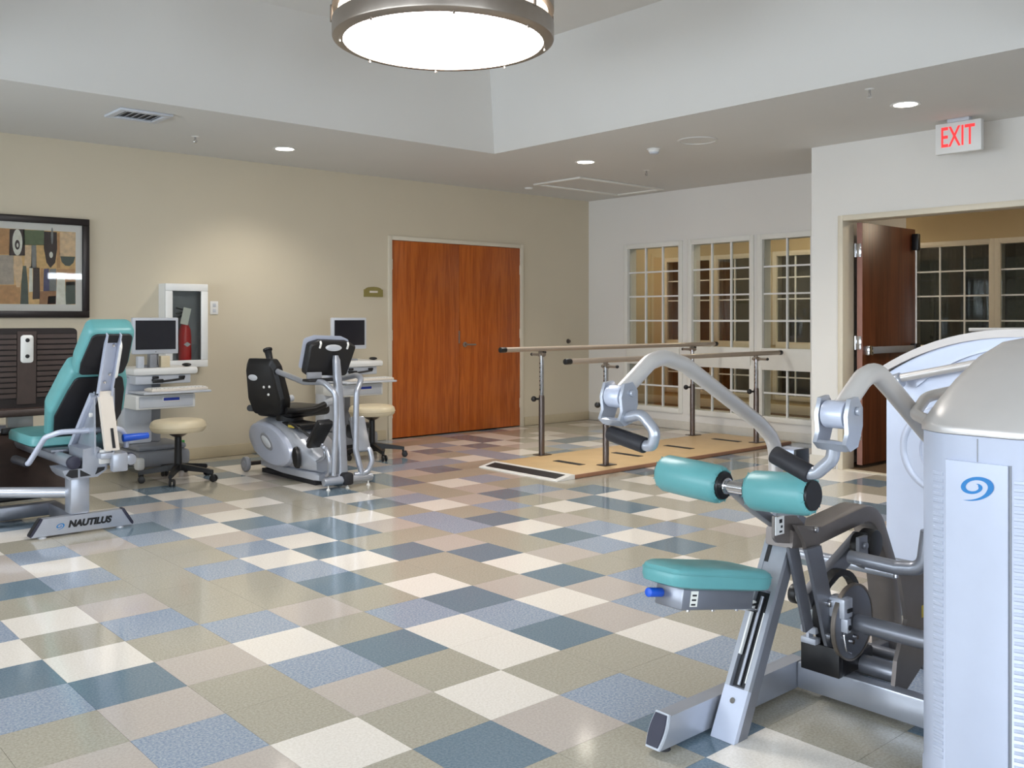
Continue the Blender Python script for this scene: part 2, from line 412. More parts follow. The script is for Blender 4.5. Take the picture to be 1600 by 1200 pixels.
# ---- walls
def wall(b, ax, p0, p1, a0, a1, z0, z1, cols=()):
    """slab normal to ax between p0,p1; spans a0..a1; cols=[(ya,yb,[(za,zb)..])] openings"""
    def put(ya, yb, za, zb):
        if yb-ya < 1e-4 or zb-za < 1e-4: return
        if ax == 'x': b.bx(p0, p1, ya, yb, za, zb)
        else: b.bx(ya, yb, p0, p1, za, zb)
    cur = a0
    for ya, yb, zs in sorted(cols):
        put(cur, ya, z0, z1); zc = z0
        for za, zb in zs: put(ya, yb, zc, za); zc = zb
        put(ya, yb, zc, z1); cur = yb
    put(cur, a1, z0, z1)
DX0, DX1, DZ = 5.655, 7.505, 2.12
EY0, EY1, EZ = 2.25, 4.14, 2.115
UP, LO = (.95, 2.13), (.23, .745)
WINS = [(6.884, 7.686), (5.923, 6.719), (4.92, 5.787)]
b = B(); wall(b, 'y', Y1, Y1+.15, X0-.15, X1+.15, -.1, ZC+.1, [(DX0, DX1, [(-.1, DZ)])])
wall_left = struct('wall_left', b, M['wall_beige'], 'beige wall with the wooden double door', 'wall', flat=True)
b = B(); wall(b, 'x', X1, X1+.15, YJ, Y1, -.1, ZC+.1, [(a, c, [LO, UP]) for a, c in WINS])
struct('wall_far', b, M['wall_grey'], 'pale grey wall holding the three gridded interior windows', 'wall', flat=True)
b = B(); wall(b, 'x', XJ, XJ+.15, Y0-.15, YJ, -.1, ZC+.1, [(EY0, EY1, [(-.1, EZ)])])
wall(b, 'y', YJ-.15, YJ, XJ+.15, X1+.15, -.1, ZC+.1)
struct('wall_right', b, M['wall_grey'], 'pale grey wall with the open exit doorway', 'wall', flat=True)
b = B(); wall(b, 'x', X0-.15, X0, Y0-.15, Y1, -.1, ZC+.1, [(a, c, [(.6, 2.35)]) for a, c in BW])
struct('wall_back', b, M['wall_grey'], 'window wall behind the viewpoint', 'wall', flat=True)
b = B(); wall(b, 'y', Y0-.15, Y0, X0, XJ, -.1, ZC+.1, [(a, c, [(.6, 2.35)]) for a, c in NW]+[(5.2, 6.4, [(2.02, 2.14)])])
struct('wall_near', b, M['wall_grey'], 'window wall at the near side of the room', 'wall', flat=True)
# corridor shell
CW = [(8.29, 9.09), (7.33, 8.17), (6.37, 7.21), (5.41, 6.25), (4.43, 5.30), (3.46, 4.33), (2.50, 3.36)]
b = B(); wall(b, 'x', XC, XC+.12, Y0-.15, YC, -.1, ZC+.1, [(a, c, [LO, UP]) for a, c in CW])
struct('wall_corridor', b, M['wall_tan'], 'tan wall on the far side of the corridor', 'wall', flat=True)
b = B(); wall(b, 'y', YC, YC+.12, X1+.15, XC+.12, -.1, ZC+.1); b.bx(X1+.001, X1+.15, Y1+.15, YC, -.1, ZC+.1)
b.bx(XJ+.15, XC+.12, Y0-.15, Y0-.03, -.1, ZC+.1)
struct('wall_corridor_end', b, M['wall_tan'], 'tan end wall closing the corridor', 'wall', flat=True)
b = B(); b.bx(XC+1.75, XC+1.9, Y0-.15, YC, -.1, ZC+.1); b.bx(XC+.12, XC+1.75, YC-.1, YC+.12, -.1, ZC+.1); b.bx(XC+.12, XC+1.75, Y0-.15, Y0, -.1, ZC+.1)
struct('wall_dark_room', b, M['darkroom'], 'dim wall of the unlit room beyond the corridor windows', 'wall', flat=True)

# ---- ceiling with raised tray
TA, TB_, TC_, TD = .74, 5.52, 1.72, 6.48; TI, TZ = .40, 3.48
b = B()
b.bx(X0-.15, TA, Y0-.15, Y1+.15, ZC, ZC+.1); b.bx(TB_, X1+.15, Y0-.15, Y1+.15, ZC, ZC+.1)
b.bx(TA, TB_, Y0-.15, TC_, ZC, ZC+.1); b.bx(TA, TB_, TD, Y1+.15, ZC, ZC+.1)
ceil = struct('ceiling', b, M['ceil'], 'off-white flat ceiling border around the raised tray', 'ceiling', flat=True)
lo = [(TA, TC_), (TB_, TC_), (TB_, TD), (TA, TD)]; hi = [(TA+TI, TC_+TI), (TB_-TI, TC_+TI), (TB_-TI, TD-TI), (TA+TI, TD-TI)]
for k, nm in enumerate(('near', 'right', 'left', 'back')):
    k2 = (k+1) % 4; b = B(); w = .03
    a0, a1, c1, c0 = V((*lo[k], ZC)), V((*lo[k2], ZC)), V((*hi[k2], TZ)), V((*hi[k], TZ))
    n_ = (a1-a0).cross(c0-a0).normalized(); cen = V(((TA+TB_)/2, (TC_+TD)/2, ZC))
    if n_.dot(cen-a0) > 0: n_ = -n_
    b.add([a0, a1, c1, c0, a0+n_*w, a1+n_*w, c1+n_*w, c0+n_*w], [[0, 1, 2, 3], [7, 6, 5, 4], [0, 1, 5, 4], [1, 2, 6, 5], [2, 3, 7, 6], [3, 0, 4, 7]])
    obj('tray_slope', b, M['ceil'], ceil, flat=True)
b = B(); b.bx(TA+TI-.03, TB_-TI+.03, TC_+TI-.03, TD-TI+.03, TZ, TZ+.06); obj('tray_panel', b, M['ceil'], ceil, flat=True)
b = B(); b.bx(X1+.15, XC+1.9, Y0-.15, YC+.12, ZC, ZC+.1)
struct('ceiling_corridor', b, M['ceil'], 'white ceiling of the corridor and dim room', 'ceiling', flat=True)

# ---- baseboards
def bb(nm, boxes, m, label):
    b = B()
    for q in boxes: b.bx(*q, r=.004)
    struct(nm, b, m, label, 'baseboard')
bb('baseboard_left', [(X0, DX0-.06, Y1-.014, Y1-.001, 0.002, .105), (DX1+.06, X1-.001, Y1-.014, Y1-.001, 0.002, .105)], M['base'], 'beige vinyl baseboard along the double door wall')
bb('baseboard_far', [(X1-.014, X1-.001, YJ+.001, Y1-.016, 0.002, .1)], M['base_grey'], 'pale baseboard below the gridded windows')
bb('baseboard_right', [(XJ-.014, XJ-.001, EY1+.06, YJ+.012, 0.002, .1), (XJ-.014, XJ-.001, Y0+.001, EY0-.06, 0.002, .1)], M['base_grey'], 'pale baseboard beside the exit doorway')
bb('baseboard_corridor', [(XC-.014, XC-.001, Y0+.02, YC-.02, 0.001, .12)], M['cream'], 'cream baseboard of the corridor wall')

# ---- gridded windows (frame, muntins, panes)
def grid_window(nm, x, y0, y1, label, face, dep=.15, m=None, muntin=.018, trim=.045):
    m = m or M['trim']
    w = thing(nm, (x, (y0+y1)/2, .23), label, 'window', kind='structure')
    b = B(); xa, xb = x-.012*face, x+dep
    f = .012
    xs = (min(xa, xb)-0, max(xa, xb))
    for z0, z1 in (UP, LO):
        b.bx(xs[0], xs[1], y0, y0+f, z0, z1); b.bx(xs[0], xs[1], y1-f, y1, z0, z1)
        b.bx(xs[0], xs[1], y0+f, y1-f, z0, z0+f); b.bx(xs[0], xs[1], y0+f, y1-f, z1-f, z1)
        obj('window_frame', b, m, w, flat=True); b = B()
    for z0, z1 in ((LO[0]-trim, LO[1]+trim*.6), (UP[0]-trim*.6, UP[1]+trim)):
        t0, t1 = x-.016, x-.0005
        b.bx(t0, t1, y0-trim, y0, z0, z1, r=.004); b.bx(t0, t1, y1, y1+trim, z0, z1, r=.004)
    b.bx(x-.016, x-.0005, y0, y1, UP[1], UP[1]+trim, r=.004); b.bx(x-.018, x-.0005, y0, y1, LO[0]-trim, LO[0], r=.004)
    b.bx(x-.016, x-.0005, y0, y1, LO[1], UP[0], r=.004)
    obj('window_casing', b, m, w)
    gx = x+dep*.22
    b = B(); yi0, yi1 = y0+f, y1-f
    for z0, z1, nr in ((UP[0]+f, UP[1]-f, 4), (LO[0]+f, LO[1]-f, 2)):
        for k in (1, 2):
            yy = yi0+(yi1-yi0)*k/3; b.bx(gx-.014, gx+.014, yy-muntin/2, yy+muntin/2, z0, z1)
        for k in range(1, nr):
            zz = z0+(z1-z0)*k/nr; b.bx(gx-.0135, gx+.0135, yi0, yi1, zz-muntin/2, zz+muntin/2)
    obj('muntin_grid', b, M['white'], w, flat=True)
    pm = {}
    for z0, z1, nr in ((UP[0]+f, UP[1]-f, 4), (LO[0]+f, LO[1]-f, 2)):
        hy, hz = (yi1-yi0)/3, (z1-z0)/nr
        if nr not in pm:
            q = B(); q.bx(-.002, .002, -hy/2+.001, hy/2-.001, -hz/2+.001, hz/2-.001)
            me = bpy.data.meshes.new('pane'); q.bm.to_mesh(me); q.bm.free(); me.materials.append(M['glass']); pm[nr] = me
        for a in range(3):
            for k in range(nr):
                o = bpy.data.objects.new('pane', pm[nr]); C.objects.link(o); o.parent = w
                o.location = V((gx, yi0+hy*(a+.5), z0+hz*(k+.5)))-V(w.location)
    return w
grid_window('window_1', X1, *WINS[0], 'gridded interior window nearest the room corner', 1)
grid_window('window_2', X1, *WINS[1], 'middle one of the three gridded interior windows', 1)
grid_window('window_3', X1, *WINS[2], 'gridded interior window next to the exit wall', 1)
cl = ['first corridor window, beyond the left interior window', 'second corridor window, straight behind the parallel bars', 'third corridor window, seen through the middle panes',
      'fourth corridor window, seen through the right panes', 'corridor window just right of the open cherry door leaf', 'corridor window at the right edge of the doorway view', 'corridor window hidden past the doorway edge']
for k, (a, c) in enumerate(CW): grid_window('window_%d' % (k+4), XC, a, c, cl[k], 1, dep=.12, m=M['cream'], trim=.05)
def plain_window(nm, ax, p, a0, a1, label):
    w = thing(nm, (p, (a0+a1)/2, .6) if ax == 'x' else ((a0+a1)/2, p, .6), label, 'window', kind='structure')
    b = B()
    def q(u0, u1, z0, z1, d0, d1, bb_):
        if ax == 'x': bb_.bx(p-d1, p-d0, u0, u1, z0, z1)
        else: bb_.bx(u0, u1, p-d1, p-d0, z0, z1)
    f = .05
    q(a0, a0+f, .6, 2.35, -.01, .15, b); q(a1-f, a1, .6, 2.35, -.01, .15, b); q(a0+f, a1-f, .6, .6+f, -.01, .15, b); q(a0+f, a1-f, 2.35-f, 2.35, -.01, .15, b)
    q((a0+a1)/2-.03, (a0+a1)/2+.03, .65, 2.3, .04, .1, b)
    obj('window_frame', b, M['trim'], w, flat=True)
    for u0, u1 in ((a0+f, (a0+a1)/2-.03), ((a0+a1)/2+.03, a1-f)):
        b = B(); q(u0, u1, .65, 2.3, .066, .072, b); obj('pane', b, M['glass'], w, flat=True)
for k, (a, c) in enumerate(BW): plain_window('window_%d' % (k+11), 'x', X0, a, c, 'daylit window %s behind the viewpoint' % ('nearest the corner', 'second from the corner', 'third from the corner', 'by the far end')[k])
for k, (a, c) in enumerate(NW): plain_window('window_%d' % (k+15), 'y', Y0, a, c, 'daylit window %s of the near wall' % ('at the corner end', 'in the middle')[k])
t = thing('window_17', (5.8, Y0, 2.02), 'unseen slim transom added in the near wall for a streak in the framed glazing', 'window', kind='structure')  # unseen transom, added to reflect as a bright streak in the framed glazing
b = B(); b.bx(5.2, 6.4, Y0-.08, Y0-.075, 2.021, 2.139); obj('pane', b, M['glass'], t, flat=True)
b = B(); b.bx(5.19, 6.41, Y0, Y0+.012, 1.99, 2.02); obj('window_frame', b, M['trim'], t)
# dark curtains in the dim room
cb = B(); n = 48
ra = [(XC+.36+.03*math.sin(k*2.1), 9.09-.80*k/n, 0) for k in range(n+1)]
vsq = [(x, y, .1) for x, y, _ in ra]+[(x, y, 2.4) for x, y, _ in ra]+[(x+.006, y, .1) for x, y, _ in ra]+[(x+.006, y, 2.4) for x, y, _ in ra]
m_ = n+1
cb.add(vsq, [[k, k+1, m_+k+1, m_+k] for k in range(n)]+[[2*m_+k, 3*m_+k, 3*m_+k+1, 2*m_+k+1] for k in range(n)])
cur0 = obj('curtain', cb, M['curtain'], origin=(XC+.36, 8.69, .1))
tag(cur0, 'dark pleated curtain behind the first corridor window', 'curtain', 'dark curtains behind the corridor windows')
for k, (a, c) in enumerate(CW[1:]):
    o = cur0.copy(); C.objects.link(o); o['label'] = 'dark pleated curtain behind the '+cl[k+1].split(',')[0]; o.location = (XC+.36, (a+c)/2+.02*(k % 2), .1)

# ---- double door
db = B(); db.bx(DX0-.2, DX1+.2, Y1+.16, Y1+.2, -.1, DZ+.2)
struct('door_light_block', db, M['darkroom'], 'dark slab added behind the double door to block leaking light', 'wall', flat=True)  # unseen slab, added to stop outside light leaking under the doors
d = thing('door_1', ((DX0+DX1)/2, Y1+.05, 0), 'reddish oak double door in a cream metal frame', 'door', kind='structure')
fw = .032
b = B()
for x0, x1, z0, z1 in ((DX0-fw, DX0+.012, 0, DZ+fw), (DX1-.012, DX1+fw, 0, DZ+fw), (DX0+.012, DX1-.012, DZ-.012, DZ+fw)): b.bx(x0, x1, Y1-.022, Y1+.15, z0, z1, r=.003)
obj('door_frame', b, M['cream'], d)
xm = (DX0+DX1)/2
for x0, x1, hs in ((DX0+.015, xm-.002, -1), (xm+.002, DX1-.015, 1)):
    b = B(); b.bx(x0, x1, Y1-.004, Y1+.04, .012, DZ-.015, r=.002)
    lf = obj('door_leaf', b, M['door_oak'], d, origin=((x0+x1)/2, Y1+.02, 1.0))
    for z in (.28, 1.1, 1.85):
        b = B(); hx = x0-.004 if hs < 0 else x1+.004
        b.cyl((hx, Y1-.012, z-.055), (hx, Y1-.012, z+.055), .009, seg=10); b.box((hx, Y1-.006, z), (.022, .008, .11), .002)
        obj('hinge', b, M['cream'], lf)
    if hs > 0:
        b = B(); hx = xm+.075
        b.cyl((hx, Y1-.004, .985), (hx, Y1-.016, .985), .03, seg=18, bev=.004); b.cyl((hx, Y1-.01, .985), (hx, Y1-.055, .985), .011, seg=12)
        b.tube([(hx, Y1-.052, .985), (hx+.03, Y1-.056, .985), (hx+.125, Y1-.05, .983)], .010, .01)
        obj('lever_handle', b, M['nickel'], lf)
b = B(); b.bx(xm-.012, xm+.004, Y1-.0085, Y1-.003, 1.0, 1.14); obj('strike_plate', b, M['nickel'], d)

# ---- exit door (open leaf)
d = thing('door_2', (XJ+.08, (EY0+EY1)/2, 0), 'open exit doorway with one cherry leaf swung into the corridor', 'door', kind='structure')
b = B()
for y0, y1, z0, z1 in ((EY1-.014, EY1+fw, 0, EZ+fw), (EY0-fw, EY0+.014, 0, EZ+fw), (EY0+.014, EY1-.014, EZ-.014, EZ+fw)): b.bx(XJ-.022, XJ+.165, y0, y1, z0, z1, r=.003)
obj('door_frame', b, M['cream'], d)
lx0, lx1, ly0, ly1 = XJ+.175, XJ+1.14, 4.055, 4.10
b = B(); b.bx(lx0, lx1, ly0, ly1, .03, EZ-.02, r=.002)
lf = obj('door_leaf', b, M['door_cherry'], d, origin=((lx0+lx1)/2, (ly0+ly1)/2, 1.0))
b = B(); b.bx(lx0-.004, lx0+.002, ly0-.001, ly1+.001, .03, EZ-.02); obj('leaf_edge', b, M['door_edge'], lf, flat=True)
for z in (.3, 1.07, 1.86):
    b = B(); b.box((lx0-.009, (ly0+ly1)/2+.012, z), (.008, .06, .115), .002); b.cyl((lx0-.014, ly1+.012, z-.058), (lx0-.014, ly1+.012, z+.058), .010, seg=10)
    obj('hinge', b, M['chrome'], lf)
b = B(); yb = ly0
b.bx(lx0+.05, lx1-.02, yb-.042, yb-.012, .975, 1.035, r=.008); pb = obj('push_bar', b, M['grey'], lf, label='grey metal push bar across the door leaf')
b = B(); b.bx(lx0+.03, lx0+.10, yb-.05, yb, .965, 1.045, r=.006); obj('bar_end_plate', b, M['chrome'], pb)
b = B(); b.bx(lx1-.10, lx1-.005, yb-.055, yb, .955, 1.05, r=.006); obj('bar_end_case', b, M['black'], pb)
b = B(); b.bx(lx1-.07, lx1-.02, yb-.06, yb, 1.9, 2.05, r=.008); obj('door_closer', b, M['black'], lf)
b = B(); b.cyl((lx1-.045, yb-.03, .03), (lx1-.045, yb-.03, 1.92), .008, seg=8); obj('latch_rod', b, M['alu'], lf)

# ================================================================== CEILING THINGS
lc = (3.136, 4.106); lz = 2.775
t = thing('drum_light', (lc[0], lc[1], TZ), 'large round brushed-nickel drum light in the raised ceiling tray', 'ceiling light')
b = B(); b.lathe([(.542, 0), (.575, 0), (.597, .012), (.6, .02), (.6, .10), (.585, .105), (.56, .105), (.56, .02)], (*lc, lz), seg=72, closed=True)
obj('lower_band', b, M['nickel'], t)
b = B(); b.lathe([(.56, .165), (.6, .17), (.6, .25), (.585, .26), (.57, .26), (.555, .2)], (*lc, lz), seg=72, closed=True)
obj('upper_band', b, M['nickel'], t)
b = B(); b.lathe([(.568, .09), (.568, .18), (.56, .18), (.56, .09)], (*lc, lz), seg=72, closed=True); obj('side_glass', b, M['lampside'], t)
b = B(); b.lathe([(0, -.004), (.3, -.002), (.5, .004), (.545, .008), (.545, .016), (0, .016)], (*lc, lz), seg=72); obj('bottom_diffuser', b, M['lamp'], t, label='glowing white round diffuser')
for k in range(8):
    a = 2*PI*k/8+.22; p = V((lc[0]+.602*math.cos(a), lc[1]+.602*math.sin(a), lz))
    b = B(); b.cyl(p+V((0, 0, .09)), p+V((0, 0, .18)), .008, seg=8)
    obj('band_post', b, M['nickel'], t); b = B()
    q = V((lc[0]+.56*math.cos(a), lc[1]+.56*math.sin(a), lz)); b.cyl(q+V((0, 0, .004)), q+V((0, 0, -.014)), .007, seg=8)
    obj('retaining_pin', b, M['nickel'], t)
b = B(); b.lathe([(0, .22), (.555, .22), (.555, .25), (.1, .27), (.1, .3), (0, .3)], (*lc, lz), seg=48); obj('top_pan', b, M['nickel'], t)
b = B(); b.cyl((*lc, lz+.29), (*lc, TZ-.02), .02, seg=12); b.cyl((*lc, TZ-.04), (*lc, TZ-.001), .09, .1, seg=24); obj('ceiling_stem', b, M['nickel'], t)

def downlight(x, y, label, power=26):
    t = thing('recessed_downlight', (x, y, ZC), label, 'ceiling light')
    b = B(); b.lathe([(.078, -.004), (.098, -.006), (.102, -.001), (.078, -.001)], (x, y, ZC), seg=32, closed=True); obj('trim_ring', b, M['white'], t)
    b = B(); b.lathe([(0, -.0035), (.078, -.0035), (.078, -.001), (0, -.001)], (x, y, ZC), seg=32); obj('lens', b, M['down'], t)
    spot('downlight_beam', (x, y, ZC-.03), power*2.4, WARM, 128, .8, .13)
downlight(3.985, 7.50, 'small round recessed light above the stepper by the beige wall', 15)
downlight(6.451, 6.243, 'small round recessed light over the parallel bars', 40)
downlight(6.372, 3.097, 'small round recessed light near the exit sign')
downlight(-.6, 6.4, 'round recessed light added out of view at the left end of the room')  # out of view, added to help light the room
# vent
t = thing('air_vent', (2.52, 6.94, ZC), 'square white ceiling air vent with dark louvres', 'vent')
b = B(); vx0, vx1, vy0, vy1 = 2.335, 2.71, 6.77, 7.115
for q in ((vx0, vx1, vy0, vy0+.05), (vx0, vx1, vy1-.05, vy1), (vx0, vx0+.05, vy0+.05, vy1-.05), (vx1-.05, vx1, vy0+.05, vy1-.05)): b.bx(*q, ZC-.018, ZC-.001, r=.004)
obj('vent_frame', b, M['ltgrey'], t)
b = B(); b.bx(vx0+.05, vx1-.05, vy0+.05, vy1-.05, ZC-.003, ZC-.001); obj('vent_back', b, M['black'], t, flat=True)
for k in range(6):
    b = B(); b.box((vx0+.05+(vx1-vx0-.1)*(k+.5)/6, (vy0+vy1)/2, ZC-.009), (.016, vy1-vy0-.1, .002), rot=Mx.Rotation(-.5, 3, 'Y')); obj('louvre', b, M['ltgrey'], t, flat=True)
def sprinkler(x, y, label):
    t = thing('sprinkler_head', (x, y, ZC), label, 'sprinkler')
    b = B(); b.lathe([(0, -.006), (.028, -.004), (.032, -.0005), (0, -.0005)], (x, y, ZC), seg=20); obj('escutcheon', b, M['white'], t)
    b = B(); b.cyl((x, y, ZC-.004), (x, y, ZC-.03), .008, seg=10)
    for a in (-1, 1): b.tube([(x+a*.006, y, ZC-.028), (x+a*.016, y, ZC-.038), (x, y, ZC-.052)], .003, seg=6)
    b.cyl((x, y, ZC-.052), (x, y, ZC-.055), .016, seg=14); obj('nozzle', b, M['chrome'], t)
sprinkler(3.167, 7.467, 'tiny sprinkler between the air vent and a recessed light')
sprinkler(5.772, 3.043, 'tiny sprinkler left of the recessed light near the exit sign')
sprinkler(7.269, 6.191, 'tiny sprinkler under the smoke detector, towards the windows')
t = thing('smoke_detector', (6.40, 5.365, ZC), 'white smoke detector with a dark lower rim on the ceiling', 'smoke detector')
b = B(); b.lathe([(0, -.03), (.045, -.03), (.05, -.012), (.06, -.01), (.06, -.001), (0, -.001)], (6.40, 5.365, ZC), seg=28); obj('housing', b, M['white'], t)
b = B(); b.lathe([(0, -.045), (.036, -.045), (.042, -.03), (0, -.03)], (6.40, 5.365, ZC), seg=28); obj('sensor_cap', b, M['ltgrey'], t)
t = thing('ceiling_speaker', (6.36, 4.864, ZC), 'flat round speaker grille on the ceiling', 'speaker')
b = B(); b.lathe([(.148, -.009), (.162, -.006), (.166, -.001), (.148, -.001)], (6.36, 4.864, ZC), seg=48, closed=True); obj('rim', b, M['ceil'], t)
b = B(); b.lathe([(0, -.004), (.1, -.0045), (.148, -.004), (.148, -.001), (0, -.001)], (6.36, 4.864, ZC), seg=48); obj('grille', b, M['ceil'], t)
t = thing('access_hatch', (7.75, 7.27, ZC), 'square framed access hatch in the ceiling corner', 'hatch')
b = B(); h0, h1, g0, g1 = 7.06, 8.43, 6.92, 7.63
for q in ((h0, h0+.05, g0, g1), (h1-.05, h1, g0, g1), (h0+.05, h1-.05, g0, g0+.05), (h0+.05, h1-.05, g1-.05, g1)): b.bx(*q, ZC-.02, ZC-.001, r=.005)
obj('hatch_frame', b, M['trim'], t)
b = B(); b.bx(h0+.05, h1-.05, g0+.05, g1-.05, ZC-.006, ZC-.001); obj('hatch_panel', b, M['ceil'], t, flat=True)
b = B(); b.lathe([(0, -.02), (.04, -.018), (.05, -.001), (0, -.001)], (7.24, 7.9, ZC), seg=20)
tag(obj('motion_sensor', b, M['white'], origin=(7.24, 7.9, ZC)), 'small white sensor on the ceiling left of the access hatch', 'sensor')
# exit sign
t = thing('exit_sign', (7.12, 3.055, ZC), 'white lit EXIT sign with red letters hung from the ceiling', 'sign')
b = B(); b.bx(7.095, 7.145, 2.885, 3.22, 2.505, 2.733, r=.006); obj('sign_case', b, M['white'], t)
b = B(); b.bx(7.09, 7.15, 2.97, 3.13, 2.733, 2.7585, r=.004); obj('canopy', b, M['ltgrey'], t)
text('letters', 'EXIT', .212, frame_mx((7.0940, 3.055, 2.620), (0, -1, 0), (0, 0, 1)), M['exitred'], t, .0006, 0, .002, .58, 'red letters EXIT')

# corridor lights (real fixtures)
for x, y, lb in ((9.3, 2.6, 'flush corridor light beyond the exit doorway'), (9.95, 6.4, 'flush corridor light behind the gridded windows'), (9.95, 9.4, 'flush corridor light at the corridor end')):
    t = thing('corridor_light', (x, y, ZC), lb, 'ceiling light')
    b = B(); b.bx(x-.17, x+.17, y-.17, y+.17, ZC-.02, ZC-.001, r=.005); obj('light_base', b, M['white'], t)
    b = B(); b.bx(x-.15, x+.15, y-.15, y+.15, ZC-.07, ZC-.02, r=.012); obj('light_diffuser', b, M['corrlight'], t)
t = thing('track_light', (10.3, 4.1, ZC), 'dark twin track spotlight on the corridor ceiling', 'ceiling light')
b = B(); b.bx(10.28, 10.32, 3.7, 4.5, ZC-.03, ZC-.001, r=.004); obj('track', b, M['black'], t)
for y in (3.95, 4.25):
    b = B(); b.cyl((10.3, y, ZC-.03), (10.3, y, ZC-.2), .012, seg=8); b.cyl((10.27, y-.04, ZC-.19), (10.36, y+.05, ZC-.27), .05, .06, seg=16); obj('spot_head', b, M['black'], t)

# ================================================================== WALL THINGS
# framed picture
t = thing('framed_picture', (1.90, Y1, 1.7), 'large framed abstract picture in a dark frame on the beige wall', 'picture')
px0, px1, pz0, pz1 = 1.19, 2.607, 1.284, 2.109
b = B(); w = .055
for q in ((px0, px1, pz0, pz0+w), (px0, px1, pz1-w, pz1), (px0, px0+w, pz0+w, pz1-w), (px1-w, px1, pz0+w, pz1-w)): b.bx(q[0], q[1], Y1-.035, Y1-.001, q[2], q[3], r=.004)
obj('frame', b, M['frame_dark'], t)
b = B(); b.bx(px0+w, px1-w, Y1-.012, Y1-.002, pz0+w, pz1-w); obj('mat_board', b, M['matb'], t, flat=True)
art = ['#', (146, 108, 74), (200, 176, 140), (96, 108, 78), (58, 46, 42), (214, 206, 190), (176, 136, 92), (120, 122, 118), (150, 60, 40), (74, 84, 76), (196, 164, 110), (80, 78, 106), (160, 150, 136)]
am = [mat('artwork_tone', tuple(min(250, int(v*1.18+6)) for v in c), .7, var=.12, scale=30) for c in art[1:]]
ax0, ax1, az0, az1 = 1.30, 2.50, 1.394, 1.997
b = B(); ya = Y1-.0135
def patch(pts, mi, lay=0):
    vs2 = [(ax0+(ax1-ax0)*u, ya-.0003*lay, az0+(az1-az0)*v) for u, v in pts]
    b.add(vs2, [list(range(len(vs2)))], mi)
def cu(x, y): return (min(1, .53+x*.000904), (696-y)/521)
def ell(x, y, rx_, ry_, mi, lay, n=18): patch([cu(x+rx_*math.cos(2*PI*k/n), y+ry_*math.sin(2*PI*k/n)) for k in range(n)], mi, lay)
def blk(x0, x1, y0, y1, mi, lay=1, sk=4): patch([cu(x0, y1), cu(x1, y1-sk), cu(x1-sk, y0), cu(x0+sk, y0+sk)], mi, lay)
patch([(0, 0), (1, 0), (1, 1), (0, 1)], 9, 0)
for q in ((-560, -400, 175, 420, 2), (-400, -250, 175, 300, 0), (-250, -60, 175, 380, 11), (-560, -380, 420, 696, 7), (-380, -200, 300, 696, 1), (-200, -60, 400, 696, 6), (-60, 62, 175, 358, 5), (56, 165, 175, 362, 3), (150, 300, 175, 284, 2), (160, 212, 278, 445, 1), (205, 245, 280, 445, 6), (240, 300, 276, 445, 9),
          (385, 410, 185, 440, 5), (404, 520, 175, 352, 1), (-60, 90, 358, 565, 11), (-60, 135, 565, 696, 5), (190, 218, 430, 612, 4), (216, 268, 438, 662, 3), (266, 294, 440, 600, 5), (290, 334, 442, 605, 10), (330, 384, 442, 605, 6), (262, 384, 600, 696, 0), (320, 384, 636, 696, 7), (380, 520, 440, 560, 5), (446, 522, 530, 696, 8)):
    blk(*q)
patch([cu(92, 360), cu(140, 360), cu(152, 470), cu(128, 580), cu(106, 580), cu(84, 450)], 1, 2)
patch([cu(150, 430), cu(172, 430), cu(184, 560), cu(188, 696), cu(132, 696), cu(138, 560)], 8, 2)
patch([cu(388, 470), cu(440, 470), cu(446, 560), cu(450, 696), cu(378, 696), cu(384, 560)], 4, 2)
ell(112, 268, 34, 92, 4, 2); ell(112, 285, 17, 34, 3, 3); ell(113, 288, 7, 16, 4, 4)
patch([cu(296, 182), cu(386, 182), cu(388, 300), cu(374, 400), cu(340, 438), cu(312, 400), cu(294, 300)], 3, 2); ell(345, 345, 13, 22, 4, 3); ell(352, 210, 8, 60, 6, 3)
patch([cu(410, 352), cu(518, 352), cu(505, 395), cu(478, 420), cu(446, 418), cu(420, 392)], 8, 2)
ell(-160, 300, 50, 120, 3, 2); ell(-300, 520, 40, 150, 8, 2)
obj('artwork', b, am, t, label='abstract patchwork print of bottles and blocks in earth tones', flat=True)
b = B(); b.bx(px0+w-.004, px1-w+.004, Y1-.022, Y1-.019, pz0+w-.004, pz1-w+.004); obj('glazing', b, M['picglass'], t, flat=True)
# extinguisher cabinet
t = thing('extinguisher_cabinet', (3.42, Y1, .87), 'white wall cabinet with a glass door', 'cabinet')
c0, c1, q0, q1, dp = 3.20, 3.585, .845, 1.585, .14
b = B(); yf = Y1-dp
b.bx(c0, c1, Y1-.012, Y1-.001, q0, q1); b.bx(c0, c0+.012, yf, Y1-.012, q0, q1); b.bx(c1-.012, c1, yf, Y1-.012, q0, q1); b.bx(c0+.012, c1-.012, yf, Y1-.012, q0, q0+.012); b.bx(c0+.012, c1-.012, yf, Y1-.012, q1-.012, q1)
obj('box', b, M['white'], t, flat=True)
b = B(); w1 = .064; yg = yf-.022
for q in ((c0, c1, q0, q0+w1), (c0, c1, q1-w1, q1), (c0, c0+w1, q0+w1, q1-w1), (c1-w1, c1, q0+w1, q1-w1)): b.bx(q[0], q[1], yg, yf-.001, q[2], q[3], r=.006)
dr = obj('cabinet_door', b, M['white'], t)
b = B(); b.bx(c0+w1-.003, c1-w1+.003, yg+.008, yg+.012, q0+w1-.003, q1-w1+.003); obj('door_glass', b, M['glass'], dr, flat=True)
b = B(); b.box((c0+.03, yg-.012, 1.2), (.012, .022, .07), .004); obj('pull_handle', b, M['chrome'], dr)
b = B(); b.bx(c0+.013, c1-.013, Y1-.015, Y1-.0125, q0+.013, q1-.013); obj('back_panel', b, M['grey'], t, flat=True)
